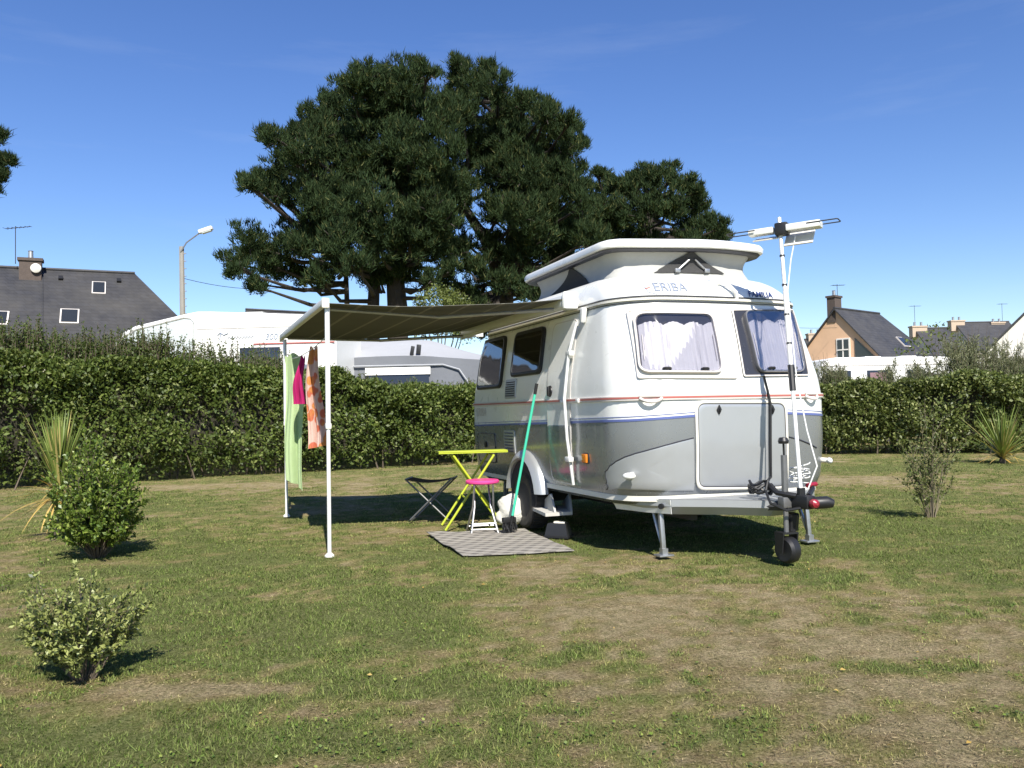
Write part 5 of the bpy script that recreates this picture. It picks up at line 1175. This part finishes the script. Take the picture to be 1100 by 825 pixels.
for s in (-1, 1): b = MB(); b.lathe([(.05, -.09), (.28, -.08), (.3, 0), (.28, .08), (.05, .09)], 20, Matrix.Translation((0, s*.92, .30)) @ Euler((PI/2, 0, 0)).to_matrix().to_4x4()); b.build('wheel', M['rubber'], cr_)

# ------------------------------------------------------------------ houses
def slate(name, col):
    m = bpy.data.materials.new(name); nt = nodes(m); o = N(nt, 'ShaderNodeOutputMaterial'); p = N(nt, 'ShaderNodeBsdfPrincipled'); p.inputs['Roughness'].default_value = .62
    v = coord(nt); br_ = N(nt, 'ShaderNodeTexBrick'); br_.inputs['Scale'].default_value = 1; br_.inputs['Brick Width'].default_value = .34; br_.inputs['Row Height'].default_value = .19; br_.inputs['Mortar Size'].default_value = .012
    br_.inputs['Color1'].default_value = (*[c*.82 for c in col], 1); br_.inputs['Color2'].default_value = (*[c*1.2 for c in col], 1); br_.inputs['Mortar'].default_value = (*[c*.45 for c in col], 1)
    sx = N(nt, 'ShaderNodeSeparateXYZ'); cb = N(nt, 'ShaderNodeCombineXYZ'); nt.links.new(v, sx.inputs[0]); ad = N(nt, 'ShaderNodeMath', operation='ADD'); nt.links.new(sx.outputs['X'], ad.inputs[0]); nt.links.new(sx.outputs['Y'], ad.inputs[1])
    nt.links.new(ad.outputs[0], cb.inputs[0]); nt.links.new(sx.outputs['Z'], cb.inputs[1]); nt.links.new(cb.outputs[0], br_.inputs['Vector'])
    c = mix_rgb(nt, ramp(nt, noise(nt, .5, 5, .65, v), .35, .7), br_.outputs[0], mix_rgb(nt, .35, br_.outputs[0], (.12, .11, .09))); nt.links.new(c, p.inputs['Base Color']); nt.links.new(p.outputs[0], o.inputs[0]); return m
M['slate'] = slate('slate_roof', (.036, .037, .044)); M['slate_warm'] = slate('slate_roof_weathered', (.024, .025, .031))
M['stone'] = mat('pale_render', (.62, .56, .48), .85, 0, .06, 1.5, dirt=(.4, .36, .3)); M['peach'] = mat('peach_render', (.68, .44, .28), .85, 0, .05, 1.2, dirt=(.4, .27, .18)); M['brickc'] = mat('chimney_brick', (.085, .065, .055), .85, 0, .3, 8); M['stonec'] = mat('chimney_stone', (.46, .36, .27), .85, 0, .15, 5)
M['white_wall'] = mat('white_render', (.74, .71, .66), .85, 0, .05, 1.2)
def house(label, loc, rz, w_, d_, eave, ridge, wallm, roofm, hipR=0., hipL=0., over=.25, gableL=True):
    """ridge along local x; hips shorten the ridge"""
    root = thing('house', label, 'house', loc, rz); b = MB(); x0, x1 = -w_/2, w_/2; y0, y1 = -d_/2, d_/2
    b.box((0, 0, eave/2), (w_, d_, eave))
    for s, hip in ((-1, hipL), (1, hipR)):
        if hip == 0: b.prism([(s*w_/2, y0, eave), (s*w_/2, y1, eave), (s*w_/2, 0, ridge)], (-s*.25, 0, 0))
    wall = b.build('wall', wallm, root, smooth=0)
    sl = (ridge-eave)/(d_/2); ez = eave-over*sl; A, B = x0-over, x1+over; ya, yb = y0-over, y1+over; ra, rb = (A+hipL if hipL else A), (B-hipR if hipR else B); t = .14
    P = [(A, ya, ez), (B, ya, ez), (B, yb, ez), (A, yb, ez), (ra, 0, ridge), (rb, 0, ridge)]
    V = [Vector(p)+Vector((0, 0, .02)) for p in P]+[Vector(p)+Vector((0, 0, t)) for p in P]
    f = [[0, 1, 5, 4], [2, 3, 4, 5], [1, 2, 5], [3, 0, 4]]; fs = []
    if not hipR: f.remove([1, 2, 5])
    if not hipL: f.remove([3, 0, 4])
    for q in f: fs += [[6+k for k in q], q[::-1]]
    for a, c in ((0, 1), (2, 3)): fs.append([a, c, c+6, a+6])
    for s, (a, c, e) in ((hipR, (1, 2, 5)), (hipL, (3, 0, 4))):
        fs += [[a, c, c+6, a+6]] if s else [[a, e, e+6, a+6], [e, c, c+6, e+6]]
    b = MB(); b.add(V, fs); roof = b.build('roof', roofm, root, smooth=0, fix=False)
    b = MB(); b.tube([(ra, 0, ridge+t+.02), (rb, 0, ridge+t+.02)], .09, 6); b.build('ridge_tiles', roofm, roof); root['sl'] = sl
    return root, wall, roof, (lambda x, q, dz=0: Vector((x, ya+(-ya)*q, ez+(ridge-ez)*q+t+dz)))
def chimney(parent, x, y, z0, z1, sx, sy, m, pots=2, cap=True):
    b = MB(); b.box((x, y, (z0+z1)/2), (sx, sy, z1-z0)); b.box((x, y, z1), (sx+.14, sy+.14, .14)); c = b.build('chimney', m, parent, smooth=0); b = MB()
    for k in range(pots): b.lathe([(.12, 0), (.11, .35), (.13, .37), (.10, .4)], 10, Matrix.Translation((x+(k-(pots-1)/2)*sx*.45, y, z1+.07)))
    if pots: b.build('chimney_pot', M['steel'], c)
    return c
def skylight(roof, at_, x, q, w_, l_, slope, open_=False):
    c = at_(x, q, .03); a = math.atan(slope); b = MB(); b.box(c, (w_, l_, .10), (a, 0, 0)); s = b.build('skylight', M['rail'], roof, smooth=0); b = MB(); b.box(c+Vector((0, -math.sin(a)*.06, math.cos(a)*.06)), (w_*.84, l_*.86, .03), (a, 0, 0)); b.build('pane', M['dark_pane'], s, smooth=0)
def tv_aerial(label, base, hgt, L=.9, rz=.3):
    t = thing('tv_aerial', label, 'antenna', base, rz); b = MB(); b.tube([(0, 0, -.15), (0, 0, hgt)], .02, 5); b.build('rod', M['darksteel'], t); b = MB(); b.tube([(-L*.4, 0, hgt-.1), (L*.6, 0, hgt-.05)], .018, 5)
    for k in range(7): b.tube([(-L*.4+L*k/6, -.2+.015*k, hgt-.09+.008*k), (-L*.4+L*k/6, .2-.015*k, hgt-.09+.008*k)], .011, 4)
    b.build('elements', M['darksteel'], t)

hL, wL, rL, aL = house('dark slate roofed house with a brick chimney and roof windows at the left edge', (-25.9, 39.7, 0), R(25), 21.0, 9.2, 4.2, 8.55, M['stone'], M['slate_warm'], hipR=3.6, hipL=0)
s_ = (8.65-4.2)/4.6
chimney(hL, 2.5, -.4, 7.6, 9.05, .95, .6, M['brickc'], 1)
b = MB(); dc = Vector((2.75, -.85, 8.6)); b.lathe([(.001, .09), (.13, .06), (.22, .02), (.24, -.02), (.23, -.04), (.20, 0), (.001, .05)], 20, Matrix.Translation(dc) @ Euler((PI/2, 0, 0)).to_matrix().to_4x4()); b.tube([dc+Vector((0, .05, 0)), dc+Vector((-.1, .4, -.1))], .03, 6); b.build('satellite_dish', M['cream'], hL)
skylight(rL, aL, 5.5, .78, .62, 1.0, s_); skylight(rL, aL, 4.3, .42, .8, 1.1, s_); skylight(rL, aL, 1.4, .38, .9, 1.0, s_)
for k in range(2): b = MB(); b.box(aL(3.8+2.6*k, .88, .06), (.2, .25, .16), (math.atan(s_), 0, 0)); b.build('tile_vent', M['black'], rL)
b = MB(); b.tube([aL(3.0, .97, .02), aL(3.3, .10, .02)], .035, 5); b.build('valley_flashing', M['slate'], rL)
tv_aerial('rooftop television aerial above the brick chimney at the left edge', (-24.1, 40.2, 9.0), 1.7, 1.3, -.1)

house('small dark gable roof showing over the large white caravan', (-14.2, 56, 0), R(35), 7, 6, 4.5, 8.0, M['stone'], M['slate'])
pz = at(897, 334, 58)
hP, wP, rP, aP = house('peach rendered house with steep slate roof and a triangular gable window', (pz.x+3.3, 58+2.7, 0), R(40), 8.6, 6.9, 3.9, 7.75, M['peach'], M['slate'], hipR=2.4, over=.2)
chimney(hP, -3.9, .3, 6.9, 8.75, .9, .6, M['brickc'], 1)
def gable_item(name, pts, m, parent, off=.0, th=.05): b = MB(); b.prism([(-4.3-off, y, z) for y, z in pts], (-th, 0, 0)); return b.build(name, m, parent, smooth=0)
gw = gable_item('window', [(.0, 4.2), (-1.0, 4.2), (-1.0, 5.75), (.0, 5.75)], M['white_wall'], wP); gable_item('pane', [(-.1, 4.3), (-.9, 4.3), (-.9, 5.65), (-.1, 5.65)], M['dark_pane'], gw, .05, .03)
gable_item('glazing_bar', [(-.46, 4.3), (-.54, 4.3), (-.54, 5.65), (-.46, 5.65)], M['white_wall'], gw, .08, .03); gable_item('glazing_bar', [(-.1, 4.9), (-.9, 4.9), (-.9, 4.98), (-.1, 4.98)], M['white_wall'], gw, .11, .03)
gable_item('window', [(-1.35, 4.3), (-2.75, 4.3), (-1.35, 5.7)], M['dark_pane'], wP)
gable_item('balcony_slab', [(-3.5, 3.55), (1.2, 3.55), (1.2, 3.9), (-3.5, 3.9)], M['white_wall'], wP, .0, .9)
skylight(rP, aP, 1.2, .42, .9, 1.0, (7.75-3.9)/3.45)
tv_aerial('thin aerial on the chimney of the peach house', tuple(at(900, 331, 58.5)), 1.7, 1.0)
hw_ = at(1127, 318, 46)
house('white gabled house cut off by the right edge of the picture', (hw_.x+3, 46+4.4, 0), R(56), 10, 7.6, 3.4, 7.3, M['white_wall'], M['slate'], over=.2)
def far_house(label, px0, px1, pyr, Yd, chims, d_=8, m='slate'):
    a = at(px0, pyr, Yd); c = at(px1, pyr, Yd); r_, _, rf, _ = house(label, ((a.x+c.x)/2, Yd, 0), 0, c.x-a.x, d_, (a.z+c.z)/2-3.2, (a.z+c.z)/2, M['stone'], M[m], over=.2)
    for px, py in chims: q = at(px, py, Yd); chimney(r_, q.x-(a.x+c.x)/2, 0, (a.z+c.z)/2-.8, q.z, 1.5, .8, M['stonec'], 2)
    return r_
far_house('distant low slate roof with one pale chimney, next to the peach house', 984, 1016, 354, 85, [(986, 351)])
far_house('distant long slate roof with two pale stone chimneys', 1027, 1082, 347.5, 92, [(1027, 345), (1070, 347)])
q = at(873, 361, 80); far_house('distant pale house peeping out left of the peach house', 866, 884, 366, 84, [(875, 359)], m='slate_warm')
for px, py, Yd, lb in ((983, 352, 85, 'thin aerial over the single chimney roof'), (1077, 348, 92, 'thin aerial over the two chimney roof')): tv_aerial(lb, tuple(at(px, py, Yd)), 2.3, 1.3)

# ------------------------------------------------------------------ street lamp and overhead cables
lb_ = at(198, 445, 35); lamp = thing('street_lamp', 'grey utility pole carrying a street lamp on a long arm', 'street lamp', (lb_.x, 35, 0)); T = at(195, 265, 35)-Vector((lb_.x, 35, 0)); Hd = at(221, 247, 35)-Vector((lb_.x, 35, 0))
b = MB(); b.tube([(0, 0, -.2), T], [.15, .105], 8)
for k in range(9): b.box(Vector((T.x+.13, 0, T.z-.3-.32*k)), (.12, .05, .03))
b.build('pole', mat('weathered_pole', (.27, .26, .24), .85, 0, .15, 2), lamp)
b = MB(); b.tube([T+Vector((0, -.1, -.25)), T+Vector((.25, -.1, .15)), Hd+Vector((-.2, 0, -.08))], .03, 6); b.build('arm', M['steel'], lamp)
b = MB(); b.box(Hd, (.62, .26, .18), (0, -.30, 0), bev=.07); hd_ = b.build('lamp_head', M['alu'], lamp); b = MB(); b.box(Hd+Vector((.05, 0, -.08)), (.42, .2, .07), (0, -.30, 0), bev=.02); b.build('lens', M['pale_glass'], hd_)
def cable(label, a, c, sag, r=.012):
    t = thing('overhead_cable', label, 'cable', a); b = MB(); a = Vector(a); c = Vector(c); b.tube([a.lerp(c, k/12)-Vector((0, 0, sag*4*(k/12)*(1-k/12)))-a for k in range(13)], r, 4); b.build('cable', M['darksteel'], t)
cable('thin overhead cable running from the lamp pole towards the pines', at(197, 299, 35), at(330, 304, 48), .4)
cable('thin overhead cable crossing the sky behind the antenna pole to the peach house', at(700, 325, 48), at(899, 352, 57.5), .5)
